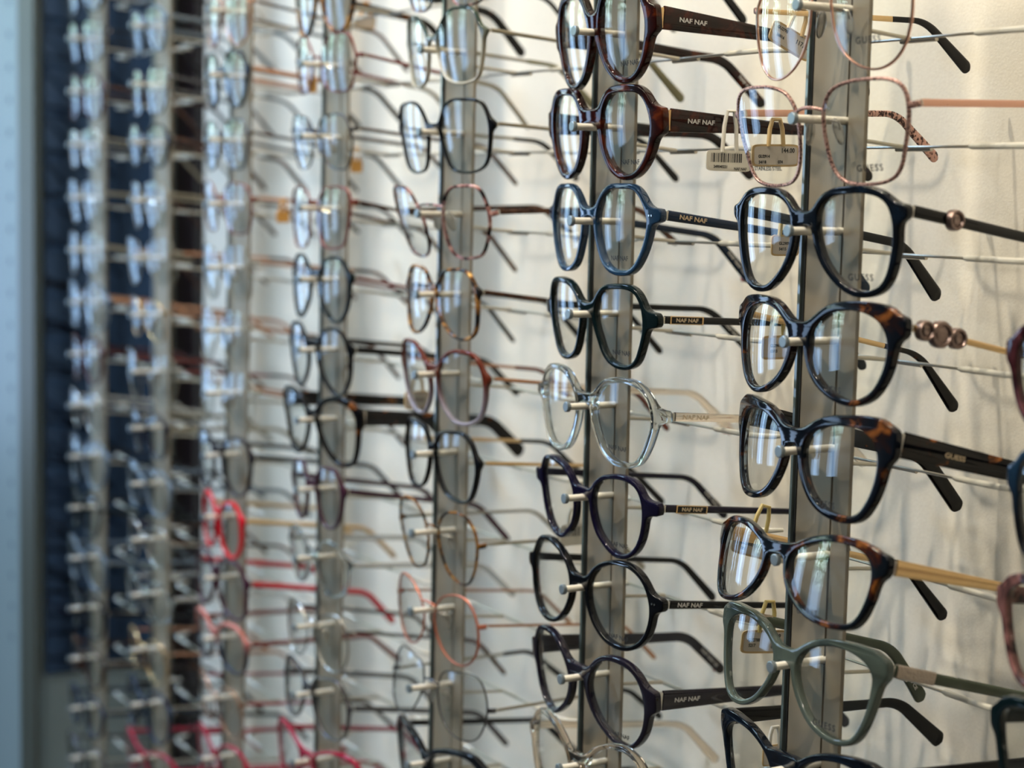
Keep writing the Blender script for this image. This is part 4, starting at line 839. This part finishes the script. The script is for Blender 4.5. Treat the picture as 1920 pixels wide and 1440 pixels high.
struct('wall_right', DARKW, (2.6,-3.35,-1.5), (2.65,WY+.05,1.4))
# shop windows at the far end, where the daylight comes in
WX = -3.25
wins = [(-3.25,-2.4),(-1.75,-1.25),(-.80,-.45),(-.10,.02)]  # first opening added for diffuse daylight, clear of the lens reflections
ed = -3.35
mb = MB()
mb.box((WX-.05,-3.35,-1.5),(WX,WY+.05,WZ0:=-.62)); mb.box((WX-.05,-3.35,1.12),(WX,WY+.05,1.4))
last = -3.35
for a, b in wins: mb.box((WX-.05,last,WZ0),(WX,a,1.12)); last = b
mb.box((WX-.05,last,WZ0),(WX,WY+.05,1.12))
o = mb.build('wall_window', GREYW, smooth=False); o['kind'] = 'structure'
for i, (a, b) in enumerate(wins):
    mb = MB(); f = .03
    mb.box((WX-.04,a,WZ0),(WX+.01,a+f,1.12)); mb.box((WX-.04,b-f,WZ0),(WX+.01,b,1.12)); mb.box((WX-.04,a+f,WZ0),(WX+.01,b-f,WZ0+f)); mb.box((WX-.04,a+f,1.12-f),(WX+.01,b-f,1.12)); mb.box((WX-.035,a+f,.55),(WX+.005,b-f,.58))
    o = mb.build('window_%d' % (i+1), pbr('dark window frame', (.03,.035,.04), .4), smooth=False); o['kind'] = 'structure'
    ld = bpy.data.lights.new('window_daylight', 'AREA'); ld.shape = 'RECTANGLE'; ld.size = 1.74; ld.size_y = b-a; ld.cycles.is_portal = True
    lo = bpy.data.objects.new('window_daylight', ld); COL.objects.link(lo); lo.location = (WX-.06, (a+b)/2, .25)
    lo.rotation_euler = Vector((1,0,0)).to_track_quat('-Z', 'Y').to_euler()
    lo.rotation_euler = (0, R(-90), 0)

# daylight, sky and street trees beyond the windows
w = bpy.data.worlds.new('World'); S.world = w; w.use_nodes = True; nt = w.node_tree; N = nt.nodes; L = nt.links; N.clear()
o = N.new('ShaderNodeOutputWorld'); bg = N.new('ShaderNodeBackground'); tc = N.new('ShaderNodeTexCoord'); sp = N.new('ShaderNodeSeparateXYZ')
L.new(tc.outputs['Generated'], sp.inputs[0])
nz = N.new('ShaderNodeTexNoise'); nz.inputs['Scale'].default_value = 55; nz.inputs['Detail'].default_value = 5; L.new(tc.outputs['Generated'], nz.inputs[0])
cr = N.new('ShaderNodeValToRGB'); e = cr.color_ramp.elements
e[0].position = .44; e[0].color = (.02,.06,.03,1); e[1].position = .57; e[1].color = (1.1,1.3,1.25,1)
q = e.new(.52); q.color = (.15,.36,.2,1)
L.new(nz.outputs[0], cr.inputs[0])
mx = N.new('ShaderNodeMix'); mx.data_type = 'RGBA'; mr = N.new('ShaderNodeMapRange'); mr.inputs[1].default_value = .0; mr.inputs[2].default_value = .10
L.new(sp.outputs[2], mr.inputs[0]); L.new(mr.outputs[0], mx.inputs[0]); mx.inputs[6].default_value = (.25,.36,.53,1); L.new(cr.outputs[0], mx.inputs[7])
mx2 = N.new('ShaderNodeMix'); mx2.data_type = 'RGBA'; mr2 = N.new('ShaderNodeMapRange'); mr2.inputs[1].default_value = .22; mr2.inputs[2].default_value = .42
L.new(sp.outputs[2], mr2.inputs[0]); L.new(mr2.outputs[0], mx2.inputs[0]); L.new(mx.outputs[2], mx2.inputs[6]); mx2.inputs[7].default_value = (.70,.87,1.08,1)
L.new(mx2.outputs[2], bg.inputs[0]); bg.inputs[1].default_value = 9; L.new(bg.outputs[0], o.inputs[0])

def spot(loc, tgt, power, color, size=.02, ang=70, blend=.6):
    ld = bpy.data.lights.new('ceiling_and_added_spot', 'SPOT'); ld.energy = power; ld.color = color; ld.shadow_soft_size = size; ld.spot_size = R(ang); ld.spot_blend = blend
    o = bpy.data.objects.new('ceiling_and_added_spot', ld); COL.objects.link(o); o.location = loc
    o.rotation_euler = (Vector(tgt)-Vector(loc)).to_track_quat('-Z','Y').to_euler()
WARM = (1,.86,.66)
for x, tz, pw in ((-.95,.5,24),(-.45,.22,44),(.1,.12,48),(.7,.12,33)):
    spot((x,-.42,1.30), (x+.05,.2,tz), pw, WARM, .018, 56, .9)
for x in (-1.6,-.8,0,.8): spot((x,-1.25,1.30), (x,.1,-.2), 16, (1,.92,.8), .015, 70, .8)  # added row of small spots, put in for glints on rims and lenses
spot((-.2,-1.1,1.30), (-.1,.2,-.35), 48, (1,.88,.70), .02, 80)
ld = bpy.data.lights.new('fill_light', 'AREA'); ld.energy = 13; ld.size = .5; ld.color = (.48,.70,1); ld.spread = R(75)  # added bluish fill, cools the lower left wall without showing in the lenses
o = bpy.data.objects.new('fill_light', ld); COL.objects.link(o); o.location = (-1.5,-1.1,1.3)
o.rotation_euler = (Vector((-1.1,.2,-.45))-o.location).to_track_quat('-Z','Y').to_euler()
ld = bpy.data.lights.new('fill_light', 'AREA'); ld.energy = 12; ld.size = 1.4; ld.color = (1,.9,.76)
o = bpy.data.objects.new('fill_light', ld); COL.objects.link(o); o.location = (.9,-1.6,1.33)

# ------------------------------------------------------------------ camera
F = Vector((-math.sin(YAW)*math.cos(PIT), math.cos(YAW)*math.cos(PIT), -math.sin(PIT)))
Rv = Vector((math.cos(YAW), math.sin(YAW), 0)); U = Rv.cross(F)
R2 = Rv*math.cos(ROL)+U*math.sin(ROL); U2 = -Rv*math.sin(ROL)+U*math.cos(ROL)
cd = bpy.data.cameras.new('camera'); cam = bpy.data.objects.new('camera', cd); COL.objects.link(cam)
M = Matrix((R2, U2, -F)).transposed().to_4x4(); M.translation = Vector(CAM); cam.matrix_world = M
cd.sensor_width = 36; cd.lens = FPX/1920*36; cd.clip_start = .02
cd.dof.use_dof = True; cd.dof.focus_distance = 1.0; cd.dof.aperture_fstop = 6.0; cd.dof.aperture_blades = 0
S.camera = cam
S.view_settings.view_transform = 'Standard'; S.view_settings.look = 'None'; S.view_settings.gamma = 1; S.view_settings.use_curve_mapping = False
S.view_settings.exposure = .2
S.cycles.transparent_max_bounces = 40; S.cycles.max_bounces = 10; S.cycles.transmission_bounces = 8; S.cycles.glossy_bounces = 4; S.cycles.diffuse_bounces = 3
S.cycles.caustics_reflective = False; S.cycles.caustics_refractive = False; S.cycles.sample_clamp_indirect = 6
S.cycles.use_denoising = True
